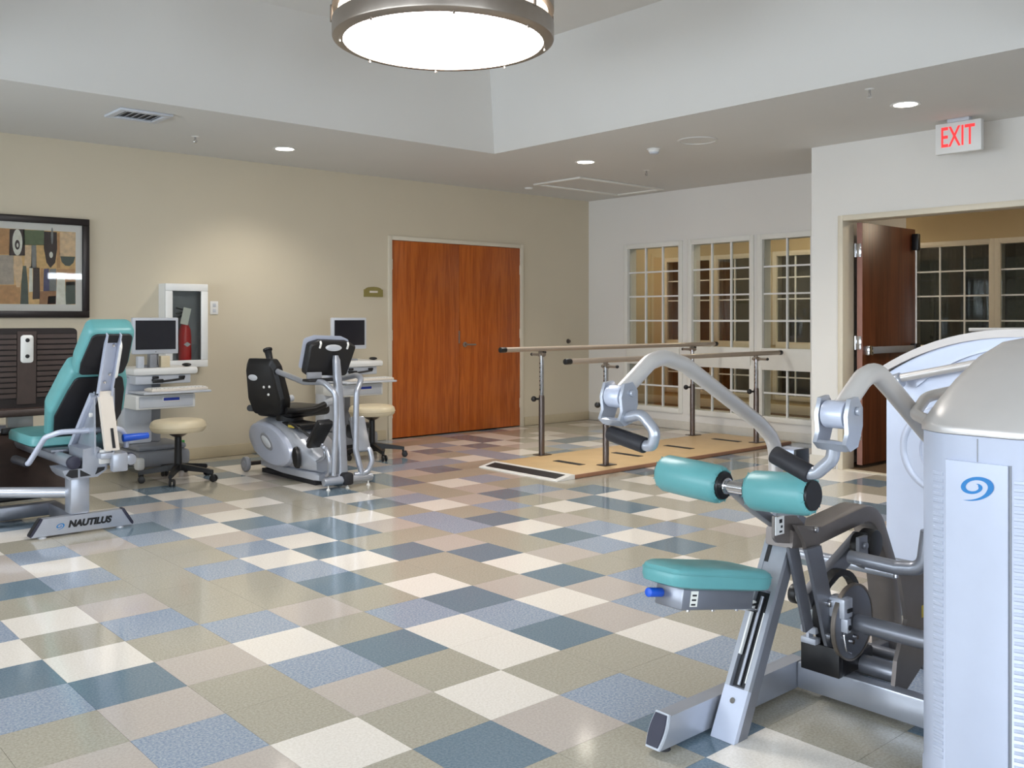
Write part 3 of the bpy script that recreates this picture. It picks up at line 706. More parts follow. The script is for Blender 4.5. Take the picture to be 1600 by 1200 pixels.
e = thing('fire_extinguisher', (3.405, Y1-.075, q0+.013), 'red fire extinguisher standing inside the white wall cabinet', 'fire extinguisher')
ex, ey, ez = 3.405, Y1-.078, q0+.013
b = B(); b.lathe([(0, 0), (.05, 0), (.056, .008), (.056, .27), (.05, .32), (.03, .37), (.016, .41), (.016, .43), (0, .43)], (ex, ey, ez), seg=28); obj('cylinder', b, M['red'], e)
b = B(); b.prism([(-.036, .19), (0, .212), (.036, .19), (0, .168)], lambda a, c, dd: V((ex+a*.9, ey-dd-.0015-.0, ez+c)), .0555, .0562); obj('label_diamond', b, M['badge'], e)
b = B(); b.cyl((ex, ey, ez+.43), (ex, ey, ez+.46), .016, seg=12); b.box((ex-.02, ey, ez+.47), (.12, .022, .014), .003, rot=Mx.Rotation(-.12, 3, 'Y')); b.box((ex-.025, ey, ez+.50), (.11, .02, .012), .003, rot=Mx.Rotation(.25, 3, 'Y'))
obj('valve_lever', b, M['black'], e)
b = B(); b.tube([(ex-.015, ey, ez+.45), (ex-.08, ey-.005, ez+.42), (ex-.075, ey-.005, ez+.30), (ex-.066, ey-.008, ez+.12)], .009, .03, 8); obj('hose', b, M['black'], e)
b = B(); b.box((ex-.01, ey-.045, ez+.44), (.07, .002, .15), rot=Mx.Rotation(.22, 3, 'Y')); tg = obj('inspection_tag', b, M['matb'], e)
b = B(); b.cyl((ex-.02, ey-.044, ez+.50), (ex-.005, ey-.002, ez+.46), .002, seg=6); obj('tag_string', b, M['ink'], e)
# wall plate
t = thing('wall_plate', (3.71, Y1, 1.375), 'small white outlet plate right of the extinguisher cabinet', 'wall plate')
b = B(); b.bx(3.672, 3.75, Y1-.008, Y1-.001, 1.315, 1.437, r=.004); obj('plate', b, M['white'], t)
for z in (1.35, 1.40):
    b = B(); b.bx(3.696, 3.726, Y1-.0105, Y1-.008, z-.016, z+.016, r=.002); obj('socket', b, M['ltgrey'], t)
# room sign (arched olive)
t = thing('room_sign', (5.44, Y1, 1.55), 'small olive room sign with an arched top left of the double door', 'sign')
b = B(); pr = [(-.115, -.045), (.115, -.045), (.115, .03)]+[(.10*math.cos(PI*k/10)*1.0, .03+.028*math.sin(PI*k/10)) for k in range(0, 11)]+[(-.115, .03)]
b.prism(pr, lambda a, c, dd: V((5.44+a, Y1-dd, 1.548+c)), .001, .012); obj('sign_plate', b, M['olive'], t)
b = B(); b.bx(5.39, 5.49, Y1-.0135, Y1-.012, 1.545, 1.565, r=.0005); obj('name_strip', b, M['brushedwhite'], t)
# wall bumper
t = thing('door_bumper', (8.30, Y1, .995), 'small round metal bumper on the wall near the corner', 'door stop')
b = B(); b.cyl((8.30, Y1-.001, .995), (8.30, Y1-.012, .995), .03, .026, seg=20); b.cyl((8.30, Y1-.01, .995), (8.30, Y1-.03, .995), .018, .02, seg=16, bev=.003); obj('bumper_body', b, M['steel'], t)

# ================================================================== PARALLEL BARS
t = thing('parallel_bars', (6.85, 5.78, 0), 'physiotherapy parallel bars with steel posts on a long tan platform', 'parallel bars')
b = B(); b.bx(5.36, 8.47, 5.315, 6.262, .003, .034, r=.004); obj('platform', b, M['ply'], t)
b = B(); b.bx(5.36, 8.47, 5.303, 5.3149, .002, .033, r=.002); obj('edge_trim', b, M['plyedge'], t)
for x in (5.77, 6.52, 7.27, 8.04):
    b = B(); b.bx(x-.036, x+.036, 5.62, 5.95, .0335, .0365, r=.001); obj('tread_strip', b, M['ink'], t, flat=True)
b = B(); pf = [(5.165, .001), (5.36, .001), (5.36, .036), (5.325, .036), (5.17, .008)]
b.prism(pf, lambda a, c, dd: V((a, dd, c)), 5.305, 6.27); rp = obj('end_ramp', b, M['alu'], t, flat=True, label='bright aluminium ramp with a black grip strip')
b = B(); sl = (.036-.008)/(5.325-5.17)
b.prism([(5.20, .008+.03*sl+.0005), (5.305, .008+.135*sl+.0005), (5.305, .008+.135*sl+.003), (5.20, .008+.03*sl+.003)], lambda a, c, dd: V((a, dd, c)), 5.36, 6.22); obj('grip_strip', b, M['ink'], rp, flat=True)
for yy, zr, sg in ((6.30, 1.0, 1), (5.49, .925, -1)):
    yr = yy
    b = B(); b.cyl((5.50, yr, zr), (8.53, yr, zr), .0225, seg=20); rl = obj('handrail', b, M['railwood'], t)
    for xa, xb in ((5.43, 5.50), (8.53, 8.58)):
        b = B(); b.cyl((xa, yr, zr), (xb, yr, zr), .0245, seg=18, bev=.006); obj('end_cap', b, M['black'], rl)
    for x in (5.92, 8.13):
        py_ = yy+(-.015 if sg > 0 else 0.0)
        b = B(); b.cyl((x, py_, .036), (x, py_, .56), .027, seg=20); b.cyl((x, py_, .56), (x, py_, .58), .027, .023, seg=20)
        po = obj('post', b, M['steel'], t)
        b = B(); b.cyl((x, py_, .57), (x, py_, zr-.05), .021, seg=18); obj('inner_post', b, M['chrome'], po)
        b = B()
        for k in range(7): b.cyl((x-.0205, py_, .63+.04*k), (x-.0222, py_, .63+.04*k), .006, seg=8)
        obj('height_holes', b, M['ink'], po, kind='stuff')
        b = B(); b.box((x, py_-.01, .038), (.15, .10, .006), .002); obj('base_plate', b, M['steel'], po)
        b = B(); b.cyl((x-.02*1, py_+.012, .545), (x-.05, py_+.03, .545), .01, seg=8); b.sphere((x-.062, py_+.038, .545), .026); obj('locking_knob', b, M['black'], po)
        b = B(); b.cyl((x, py_-sg*.045, zr-.052), (x, py_+sg*.125, zr-.052), .0125, seg=12); b.cyl((x, py_-sg*.03, zr-.052), (x, py_+sg*.03, zr-.052), .02, seg=14)
        b.bx(x-.018, x+.018, yr-.012, yr+.012, zr-.045, zr-.018, r=.004); cbx = obj('width_adjuster', b, M['nickel'], po)
        b = B(); b.sphere((x, py_+sg*.13, zr-.052), .015, seg=10); b.cyl((x+.0, py_-sg*.02, zr-.03), (x+.03, py_-sg*.02, zr-.03), .011, seg=8); obj('adjuster_knob', b, M['black'], cbx)

# ================================================================== PULLDOWN MACHINE (right foreground)
mc = thing('pulldown_machine', (2.6, 1.6, 0), 'silver pulldown weight machine with teal seat and thigh rollers, right foreground', 'exercise machine')
S_, SD, TP = M['silver'], M['silver_d'], M['taupe']
b = B(); b.prism([(2.158, .014), (2.205, .104), (2.93, .104), (2.93, .014)], lambda a, c, dd: V((a, dd, c)), 1.782, 1.834); bb_ = obj('base_beam', b, S_, mc)
e0, e1 = V((2.155, 1.808, .012)), V((2.205, 1.808, .107)); ax_ = (e1-e0).normalized(); nx = V((-ax_.z, 0, ax_.x))
def lens(w0, w1, n=8): return [((w0+(w1-w0)*math.sin(PI*k/n)), k/n) for k in range(n+1)]
def capplate(b, o, u, w, nn, hw0, hw1, h, th, z0=0.):
    L = lens(hw0, hw1); poly = [(a, h*(c)) for a, c in L]+[(-a, h*c) for a, c in reversed(L)]
    b.prism(poly, lambda a, c, dd: o+u*a+w*c+nn*dd, z0, z0+th)
b = B(); capplate(b, e0, V((0, 1, 0)), ax_, nx, .024, .031, .106, .01); cp = obj('end_cap', b, M['ltgrey'], bb_)
b = B(); capplate(b, e0+ax_*.006, V((0, 1, 0)), ax_, nx, .020, .026, .094, .006, .0095); obj('cap_insert', b, M['navy'], cp)
b = B(); b.cyl((2.20, 1.808, 0), (2.20, 1.808, .014), .022, .018, seg=14); obj('floor_foot', b, M['rubber'], bb_)
b = B(); b.bx(2.879, 2.931, 1.17, 1.781, .014, .104, r=.006); obj('cross_beam', b, S_, mc)
# seat post, local frame
p0, p1 = V((2.375, 1.725, 0.0)), V((2.72, 1.725, .655)); tv = (p1-p0).normalized(); nv = V((-tv.z, 0, tv.x)); uv_ = V((0, 1, 0))
def PL(u, w, n): return p0+uv_*u+tv*w+nv*n
def lbox(b, u0, u1, w0, w1, n0, n1, cut=False):
    q = [PL(u, w, n) for n in (n0, n1) for w in (w0, w1) for u in (u0, u1)]
    if cut:
        for i in (0, 1, 4, 5):
            if q[i].z < .001 or w0 <= 0: q[i] = q[i]-tv*(q[i].z-.001)/tv.z
    b.add(q, [[0, 1, 3, 2], [4, 6, 7, 5], [0, 4, 5, 1], [2, 3, 7, 6], [0, 2, 6, 4], [1, 5, 7, 3]])
PWL = .74
b = B(); lbox(b, -.043, .043, 0, PWL, -.06, -.018, True); po = obj('seat_post', b, SD, mc, flat=True)
b = B(); lbox(b, -.043, -.027, .16, PWL, -.0185, 0); lbox(b, .027, .043, .16, PWL, -.0185, 0); lbox(b, -.0265, .0265, .47, PWL, -.0185, -.002); obj('front_flange', b, S_, po, flat=True)
b = B(); lbox(b, -.043, .043, 0, .16, -.0185, 0.001, True); obj('foot_plate', b, M['shroud'], po, flat=True)
b = B(); lbox(b, -.026, .026, .165, .465, -.0178, -.0165); obj('dark_channel', b, M['ink'], po, flat=True)
b = B(); b.cyl(PL(.002, .17, -.010), PL(.002, .45, -.010), .0055, seg=12); obj('slide_rod', b, M['silver'], po)
b = B(); lbox(b, -.0262, -.0225, .18, .40, -.012, .0005); lbox(b, .020, .0262, .26, .43, -.012, .0005); obj('scale_strip', b, M['white'], po, flat=True)
b = B(); lbox(b, .012, .0262, .56, .69, -.0015, -.0008); obj('side_slot', b, M['ink'], po, flat=True)
b = B(); b.cyl(PL(0, .12, .001), PL(0, .12, .004), .009, seg=14); obj('emblem_bolt', b, M['chrome'], po)
# seat
ts = math.atan2(.068, .35); R_ = Mx.Rotation(ts, 3, 'Y')
sb = V((2.315, 1.74, .447))
def SL(a, c, z): return sb+R_ @ V((a, c, z))
b = B(); b.box(sb-V((0, 0, .0)), (.355, .10, .062), .006, rot=R_); cr = obj('seat_carriage', b, SD, mc)
b = B(); b.cyl(SL(-.17, .03, .004), SL(-.235, .03, .004), .0135, seg=14, bev=.003); obj('adjust_knob', b, M['blue'], cr, label='blue adjuster knob')
b = B(); b.box(SL(-.125, -.0508, .002), (.034, .001, .044), rot=R_); obj('sticker', b, M['matb'], cr)
b = B()
for k in range(3): b.box(SL(-.127+.001*k, -.0516, -.014+.013*k), (.02, .0006, .005), rot=R_)
obj('sticker_print', b, M['ink'], cr)
b = B()
for a in (-.12, .0, .12): b.cyl(SL(a, -.03, -.031), SL(a, -.03, -.038), .006, seg=8)
obj('bolts', b, M['chrome'], cr, kind='stuff')
b = B(); b.cyl(SL(.10, .0, -.03), PL(.0, .40, .006), .005, seg=8); b.cyl(SL(.13, -.02, -.03), PL(.004, .42, .006), .004, seg=8); obj('gas_strut', b, M['chrome'], cr)
def seat_out(s, n=40):
    o = []
    for k in range(n):
        a = 2*PI*k/n; ca, sa = math.cos(a), math.sin(a); e = .42
        x = .235*math.copysign(abs(ca)**e, ca); wd_ = .092 if x < 0 else .092+.018*(x/.235)
        wd_ *= (1-.08*max(0, -x/.235)); y = wd_*math.copysign(abs(sa)**e, sa); o.append((x*s, y*(s if s < 1 else s)))
    return o
b = B(); rings = []
for s, z in ((.86, .0), (.97, .006), (1.0, .022), (1.0, .040), (.975, .052), (.90, .060), (.7, .0635), (.35, .065)):
    rings.append([SL(-.01+x, y-.0, .0325+z) for x, y in seat_out(s)])
b.loft(rings); st = obj('seat_pad', b, M['teal'], mc, label='teal vinyl seat cushion')
b = B(); b.tube([SL(-.01+x*1.002, y*1.002, .0325+.041) for x, y in seat_out(1.0)], .0022, seg=6, closed=True); obj('seam_piping', b, M['teal'], st)
# thigh rollers
rx, rz = 2.45, .758
b = B(); b.cyl((rx, 1.50, rz), (rx, 1.98, rz+.0), .019, seg=18); b.cyl((rx, 1.755, rz), (rx, 1.77, rz), .026, seg=18, bev=.003); sh = obj('roller_shaft', b, M['chrome'], mc)
def roller(ya, yb, tilt, outer):
    a, c = V((rx, ya, rz)), V((rx, yb, rz))
    if outer > 0: c.z += tilt
    else: a.z += tilt
    ax = (c-a).normalized(); L = (c-a).length; r = .060
    b = B(); n = 28; prof = [(.036, .006), (.048, 0), (r-.006, .004), (r, .018), (r+.001, L*.5), (r, L-.018), (r-.006, L-.004), (.048, L), (.036, L-.006)]
    b.lathe(prof, a, ax, n, closed=True)
    rl = obj('thigh_roller', b, M['teal'], mc, label='teal padded thigh roller')
    for q, d_ in ((a, -1), (c, 1)):
        b = B(); b.cyl(q+ax*(.008*(-d_)), q+ax*d_*.006, .046, .043, seg=28); obj('roller_cap', b, M['black'], rl)
        b = B()
        for k in range(12):
            an = 2*PI*k/12; w = ax.orthogonal().normalized(); w2 = ax.cross(w); dd = w*math.cos(an)+w2*math.sin(an)
            b.cyl(q+dd*.047+ax*d_*.0005, q+dd*.057+ax*(-d_)*.002, .0022, .001, seg=5)
        obj('pleats', b, M['ink'] if False else M['teal'], rl, kind='stuff')
roller(1.466, 1.672, .012, -1); roller(1.775, 2.012, .012, 1)
b = B(); b.sweep([(2.46, 1.737, .745), (2.58, 1.735, .665), (2.70, 1.735, .60)], rrect(.03, .04, .005, 2), up=(0, 1, 0)); obj('roller_arm', b, SD, mc)
b = B(); b.prism([(2.572, .592), (2.59, .575), (2.735, .548), (2.76, .60), (2.70, .645), (2.574, .660)], lambda a, c, dd: V((a, dd, c)), 1.672, 1.681); br = obj('bracket', b, TP, mc)
b = B(); b.bx(2.576, 2.582, 1.668, 1.6715, .60, .658); b.bx(2.583, 2.623, 1.668, 1.6715, .60, .656); sk = obj('scale_label', b, M['white'], br, flat=True)
b = B(); b.box((2.603, 1.6676, .642), (.016, .0006, .012)); b.box((2.608, 1.6676, .624), (.010, .0006, .008)); b.box((2.603, 1.6676, .609), (.016, .0006, .006)); obj('label_print', b, M['ink'], sk, flat=True)
# arch tube
arch = fillet([(2.66, 1.71, .575), (2.80, 1.71, .56), (3.20, 1.71, .60), (3.335, 1.71, .36), (3.385, 1.71, .03)], [0, .2, .13, .3, 0], 8)
b = B(); b.sweep(arch, rrect(.058, .10, .008, 2), up=(0, 1, 0)); ar = obj('arch_frame', b, TP, mc)
b = B(); b.prism([(2.655, .625), (2.80, .60), (2.795, .53), (2.775, .49), (2.745, .49), (2.70, .57)], lambda a, c, dd: V((a, dd, c)), 1.645, 1.661); pt = obj('hinge_plate', b, TP, mc)
b = B()
for x, z in ((2.762, .596), (2.757, .528)): b.cyl((x, 1.646, z), (x, 1.634, z), .0095, seg=10, bev=.002)
obj('bolt_heads', b, M['chrome'], pt)
# linkage
b = B(); b.prism([(2.688, .545), (2.775, .545), (2.84, .36), (2.876, .27), (2.876, .225), (2.845, .200), (2.812, .21), (2.795, .25), (2.765, .34)], lambda a, c, dd: V((a, dd, c)), 1.628, 1.640); l1 = obj('lever_plate', b, SD, mc)
b = B(); b.prism([(2.645, .55), (2.70, .55), (2.79, .27), (2.745, .26)], lambda a, c, dd: V((a, dd, c)), 1.665, 1.676); obj('lever_plate', b, SD, mc)
b = B(); b.cyl((2.818, 1.629, .35), (2.818, 1.616, .35), .012, seg=12, bev=.002); b.cyl((2.835, 1.629, .238), (2.835, 1.622, .238), .02, seg=16); obj('lever_bolt', b, M['chrome'], l1)
b = B(); b.sweep([(2.80, 1.70, .345), (3.15, 1.70, .495)], rrect(.062, .035, .004, 2), up=(0, 1, 0)); obj('push_link', b, SD, mc)
b = B(); b.cyl((3.05, 1.66, .50), (3.05, 1.62, .50), .044, seg=24, bev=.006); obj('pulley', b, M['black'], mc)
b = B(); b.cyl((3.10, 1.66, .50), (3.10, 1.61, .50), .05, seg=24, bev=.006); pu = obj('pulley', b, M['black'], mc)
b = B(); b.prism([(2.965, .545), (3.02, .545), (3.025, .47), (3.0, .435), (2.965, .45)], lambda a, c, dd: V((a, dd, c)), 1.600, 1.612); b.cyl((2.995, 1.6, .515), (2.995, 1.588, .515), .012, seg=12, bev=.002); obj('pulley_bracket', b, SD, pu)
b = B(); b.cyl((2.88, 1.80, .335), (2.88, 1.77, .335), .033, seg=24, bev=.004); gp = obj('guide_pulley', b, M['black'], mc)
b = B(); b.lathe([(.022, 0), (.03, 0), (.03, .006), (.022, .006)], (2.88, 1.763, .335), (0, 1, 0), 24, closed=True); b.cyl((2.88, 1.77, .335), (2.88, 1.755, .335), .008, seg=10); obj('pulley_ring', b, M['alu'], gp)
b = B(); b.tube([(2.905, 1.60, .492), (2.905, 1.44, .488), (2.905, 1.355, .50), (2.905, 1.34, .62)], .0225, .05, 16); ub = obj('upper_tube', b, SD, mc)
b = B(); b.cyl((2.90, 1.44, .468), (2.90, 1.44, .458), .008, seg=10); obj('tube_bolt', b, M['chrome'], ub)
# cam disc + shaft
b = B(); b.lathe([(0, -.007), (.108, -.007), (.119, -.005), (.119, .005), (.108, .007), (0, .007)], (2.92, 1.60, .275), (0, 1, 0), 48); cm = obj('cam_disc', b, SD, mc, label='round grey cam disc')
b = B(); b.lathe([(.1195, -.007), (.126, -.007), (.126, .007), (.1195, .007)], (2.92, 1.60, .275), (0, 1, 0), 48, closed=True); obj('disc_rim', b, M['nickel'], cm)
b = B(); b.lathe([(.112, -.016), (.132, -.016), (.132, .016), (.112, .016)], (2.94, 1.665, .30), (0, 1, 0), 32, closed=True); obj('belt_loop', b, M['black'], cm)
b = B(); b.bx(2.825, 2.88, 1.575, 1.64, .305, .37, r=.006); b.bx(2.835, 2.86, 1.57, 1.62, .26, .305, r=.004); ck = obj('clamp_block', b, M['silver_l'], cm)
b = B(); b.bx(2.84, 2.87, 1.571, 1.5745, .325, .337); b.cyl((2.848, 1.568, .277), (2.848, 1.6, .277), .009, seg=10); obj('clamp_slot', b, M['ink'], ck)
b = B()
for x, z in ((2.90, .235), (2.875, .225)): b.cyl((x, 1.585, z), (x, 1.570, z), .008, seg=8)
b.tube([(2.865, 1.60, .285), (2.84, 1.585, .25), (2.845, 1.58, .20), (2.875, 1.58, .185)], .003, .02, 6); obj('cable_pins', b, M['chrome'], cm)
b = B(); b.cyl((2.92, 1.585, .275), (2.92, 1.16, .275), .029, seg=24); obj('pivot_shaft', b, SD, mc)
b = B(); b.bx(2.86, 3.06, 1.60, 1.74, .105, .165, r=.006); hb = obj('cam_housing', b, M['black'], mc)
b = B(); b.bx(2.80, 2.835, 1.665, 1.72, .205, .225, r=.003); b.bx(2.80, 2.835, 1.665, 1.72, .24, .262, r=.003); b.bx(2.803, 2.83, 1.69, 1.70, .225, .24); obj('cable_clevis', b, M['silver_l'], hb)
b = B(); b.bx(2.835, 2.862, 1.60, 1.74, .105, .20, r=.003); obj('housing_front', b, M['black'], hb)
b = B(); b.cyl((2.99, 1.66, .118), (2.99, 1.47, .118), .032, seg=20, bev=.003); obj('counter_weight', b, SD, mc)
b = B(); b.prism([(2.935, .50), (3.10, .46), (3.18, .34), (3.18, .16), (2.96, .055), (2.935, .06), (2.915, .10), (2.93, .18), (3.0, .30)], lambda a, c, dd: V((a, dd, c)), 1.452, 1.466); gd = obj('guard_plate', b, TP, mc, flat=True)
b = B(); b.bx(3.10, 3.17, 1.4505, 1.4517, .285, .325); obj('warning_label', b, M['yellow'], gd, flat=True)
b = B(); b.cyl((2.945, 1.452, .075), (2.945, 1.444, .075), .009, seg=10); obj('guard_bolt', b, M['chrome'], gd)
b = B(); b.cyl((3.14, 1.46, .12), (3.14, 1.72, .12), .02, seg=12); b.bx(2.93, 3.40, 1.69, 1.73, .014, .09, r=.005); obj('rear_brace', b, SD, mc)
# lift arms
ARMS = {1.34: [(2.385, 1.030), (2.505, 1.112), (2.575, 1.128), (2.68, 1.066), (2.90, .926), (3.22, .74), (3.315, .34)], 2.14: None}
armpts = [(2.385, 1.030), (2.53, 1.128), (2.60, 1.143), (2.724, 1.112), (3.184, .871), (3.30, .79), (3.315, .34)]
for ya in (2.14, 1.34):
    b = B(); b.tube([(x, ya, z) for x, z in (ARMS[ya] or armpts)], .0285, [0, .10, .08, .12, .18, .13, 0], 18); am_ = obj('lift_arm', b, M['champ'], mc, label='bent silver lift arm %s' % ('far side' if ya > 2 else 'near side'))
    hx, hz = 2.365, 1.018
    b = B(); b.cyl((hx, ya-.032, hz), (hx, ya+.032, hz), .038, seg=24, bev=.004); obj('pivot_barrel', b, M['shroud'], am_)
    b = B()
    pl_ = [(-.02, .045), (.02, .05), (.045, .02), (.045, -.03), (.02, -.085), (-.02, -.095), (-.045, -.075), (-.03, -.045), (-.036, .0)]
    for yo in (-.05, .036): b.prism([(hx+a, hz+c) for a, c in pl_], lambda a, c, dd: V((a, dd, c)), ya+yo, ya+yo+.012)
    b.prism([(hx-.045, hz-.075), (hx-.02, hz-.097), (hx+.02, hz-.087), (hx+.016, hz-.076), (hx-.02, hz-.085), (hx-.036, hz-.068)], lambda a, c, dd: V((a, dd, c)), ya-.038, ya+.036)
    b.cyl((hx+.012, ya-.05, hz+.012), (hx+.012, ya-.06, hz+.012), .012, seg=14, bev=.003); fk = obj('handle_fork', b, M['silver'], am_)
    if ya > 2: hp = [(2.36, 2.115, .945), (2.36, 2.03, .966), (2.36, 1.972, .915), (2.36, 1.985, .868), (2.36, 2.01, .866), (2.36, 2.06, .874)]; g0, g1 = V((2.36, 2.015, .866)), V((2.36, 2.168, .892))
    else: hp = [(2.36, 1.345, .945), (2.36, 1.352, .895), (2.36, 1.40, .852), (2.36, 1.43, .848), (2.36, 1.47, .862)]; g0, g1 = V((2.36, 1.418, .846)), V((2.36, 1.535, .890))
    b = B(); b.tube(fillet(hp, .035, 5), .0185, seg=14); hd = obj('handle_tube', b, M['silver'], am_)
    b = B(); b.cyl(g0, g1, .0265, seg=20, bev=.004); gr = obj('hand_grip', b, M['rubber'], hd)
    dv = (g1-g0).normalized(); b = B(); b.cyl(g1, g1+dv*.004, .013, seg=14); obj('grip_end', b, M['alu'], gr)
b = B(); b.cyl((3.315, 1.31, .355), (3.315, 2.17, .355), .021, seg=18); obj('arm_axle', b, M['silver'], mc)
b = B(); b.bx(3.27, 3.36, 2.035, 2.125, .69, .765, r=.006); bl = obj('arm_block', b, M['shroud'], mc)
b = B(); b.bx(3.268, 3.362, 2.025, 2.037, .688, .767, r=.004); obj('block_cap', b, M['black'], bl)

# weight tower (shroud) of the same machine
TWX, TWY = 2.535, 1.040       # front face x, centre y
hw = .150
def twp(s=1., dx=0.):
    f1 = .62
    raw = [(.115, -.178), (.05, -.165), (.014, -.122), (0, -.086), (0, .086), (.014, .122), (.05, .165), (.115, .178), (f1-.10, .178), (f1-.03, .155), (f1, .09), (f1, -.09), (f1-.03, -.155), (f1-.10, -.178)]
    cx = .31
    return [(TWX+cx+(x-cx)*s+dx, TWY+y*s) for x, y in raw]
b = B(); rings = [[V((x, y, z)) for x, y in twp(s)] for s, z in ((1.012, 0.0), (1.012, .075), (1.0, .08), (1.0, .968), (1.003, .972))]
b.loft(rings); tw = obj('weight_tower', b, M['shroud'], mc, label='tall silver plastic weight tower shroud')
b = B()
lip = [V((x, y, .974)) for x, y in twp(1.018)]; lip2 = [V((x, y, .988)) for x, y in twp(1.022)]; lip3 = [V((x, y, .996)) for x, y in twp(1.01)]
def dome(s, z, dx): return [V((x, y, z)) for x, y in twp(s, dx)]
b.loft([lip, lip2, lip3, dome(.90, 1.05, .02), dome(.76, 1.11, .05), dome(.58, 1.17, .08), dome(.36, 1.212, .10), dome(.12, 1.225, .11)]); cpp = obj('tower_cap', b, M['champ'], tw, label='champagne domed cap of the tower')
# ribbed strips on both sides of the logo panel
def ribs(ya, yb, xo):
    b = B(); n = 42; a = V((TWX+xo[0], ya, 0)); c = V((TWX+xo[1], yb, 0)); nrm = V((-(c-a).y, (c-a).x, 0)).normalized()
    if nrm.x > 0: nrm = -nrm
    for k in range(n):
        z = .10+.775*k/n
        q = [a+V((0, 0, z)), c+V((0, 0, z)), a+V((0, 0, z+.012)), c+V((0, 0, z+.012))]
        f = [p+nrm*.002 for p in (q[0]+V((0, 0, .004)), q[1]+V((0, 0, .004)), q[2]-V((0, 0, .001)), q[3]-V((0, 0, .001)))]
        q = [p-nrm*.001 for p in q]
        b.add(q+f, [[0, 1, 5, 4], [2, 6, 7, 3], [4, 5, 7, 6], [0, 4, 6, 2], [1, 3, 7, 5]])
    return obj('vent_ribs', b, M['shroud'], tw, kind='stuff', flat=True)
ribs(TWY+.089, TWY+.121, (.0015, .013)); ribs(TWY-.089, TWY-.121, (.0015, .013))
b = B(); pn = []
for k in range(13):
    u = -1+2*k/12; pn.append((TWX-.010-.004*(1-u*u), TWY+u*hw*.52))
poly = [(x, y) for x, y in pn]+[(TWX+.004, TWY+hw*.52), (TWX+.004, TWY-hw*.52)]
b.loft([[V((x, y, z)) for x, y in poly] for z in (.03, .905)]); pnl = obj('logo_panel', b, M['shroud'], tw)
b = B(); b.bx(TWX-.004, TWX+.012, TWY-hw*.56, TWY-hw*.525, .03, .905); b.bx(TWX-.002, TWX+.012, TWY+hw*.525, TWY+hw*.545, .03, .905); b.bx(TWX-.001, TWX+.006, TWY-.0015, TWY+.0015, .906, .966); obj('panel_joint', b, M['grey'], pnl, flat=True)
b = B(); swirl_mesh(b, frame_mx((TWX-.0148, TWY+.002, .842), (0, -1, 0), (0, 0, 1)), .042); obj('swirl_emblem', b, M['bluelogo'], pnl, label='blue swirl emblem', flat=True)
b = B(); b.tube([(2.60, 1.185, .99), (2.70, 1.285, 1.0), (2.86, 1.325, 1.04), (3.10, 1.20, 1.085)], .0165, .09, 14); obj('grab_rail', b, M['champ'], tw)

# ================================================================== SECOND WEIGHT MACHINE TOWER (behind)
w2 = thing('weight_machine', (4.05, 1.5, 0), 'second weight machine behind the pulldown, broad arched silver tower', 'exercise machine')
def arc_profile(s=0., n=24):
    o = []
    yc, hw_ = 1.455, .575
    for k in range(n+1):
        u = -1+2*k/n
        z = 1.035+.175*(1-abs(u)**2.2)
        o.append((yc+hw_*u, z+s))
    return [(yc-hw_, .06)]+o+[(yc+hw_, .06)]
b = B(); b.prism(arc_profile(), lambda a, c, dd: V((dd, a, c)), 4.0, 4.32); tb = obj('tower_shroud', b, M['shroud'], w2)
b = B(); n = 24; yc, hw_ = 1.455, .595; pr = []
for k in range(n+1):
    u = -1+2*k/n; pr.append((yc+hw_*u, 1.03+.175*(1-abs(u)**2.2)))
b.prism(pr+[(a, c+.032) for a, c in reversed(pr)], lambda a, c, dd: V((dd, a, c)), 3.975, 4.34); obj('arched_cap', b, M['champ_d'], tb)
b = B(); pr2 = [(a, c) for a, c in ((yc+(hw_-.16)*(-1+2*k/n), .985+.175*(1-abs(-1+2*k/n)**2.2)) for k in range(n+1))]
b.prism(pr2+[(a, c+.016) for a, c in reversed(pr2)], lambda a, c, dd: V((dd, a, c)), 3.985, 4.01); obj('cap_moulding', b, M['shroud'], tb)
b = B(); b.lathe([(.16, 0), (.17, -.005), (.182, -.005), (.19, 0), (.19, .004), (.16, .004)], (3.999, 1.78, .72), (1, 0, 0), 48, closed=True); b.lathe([(.115, 0), (.12, -.003), (.125, 0), (.125, .004), (.115, .004)], (3.999, 1.76, .72), (1, 0, 0), 40, closed=True); obj('embossed_ring', b, M['shroud'], tb)
b = B(); b.bx(3.996, 4.001, .90, 2.02, .225, .232); obj('panel_seam', b, M['grey'], tb, flat=True)
b = B(); b.tube([(3.93, 1.94, 1.022), (3.93, 1.60, 1.10), (3.93, 1.2, 1.13)], .018, .1, 14); gb = obj('cross_tube', b, M['champ'], w2)
b = B(); b.cyl((3.93, 1.925, 1.018), (3.93, 1.965, 1.005), .032, seg=20, bev=.006); b.cyl((3.95, 1.94, 1.022), (4.0, 1.94, 1.022), .014, seg=10); obj('tube_end_cap', b, M['silver'], gb)
b = B(); b.cyl((3.93, 1.22, 1.128), (4.0, 1.22, 1.128), .014, seg=10); obj('tube_mount', b, M['silver'], gb)
b = B(); b.bx(3.95, 4.40, .86, 2.05, .0, .07, r=.01); obj('tower_base', b, SD, w2)
b = B(); b.tube([(4.42, 1.85, 1.228), (4.42, 1.55, 1.232), (4.42, 1.2, 1.20)], .008, .05, 8); b.cyl((4.42, 1.5, 1.228), (4.30, 1.5, 1.15), .008, seg=8); obj('top_bar', b, M['champ'], w2)

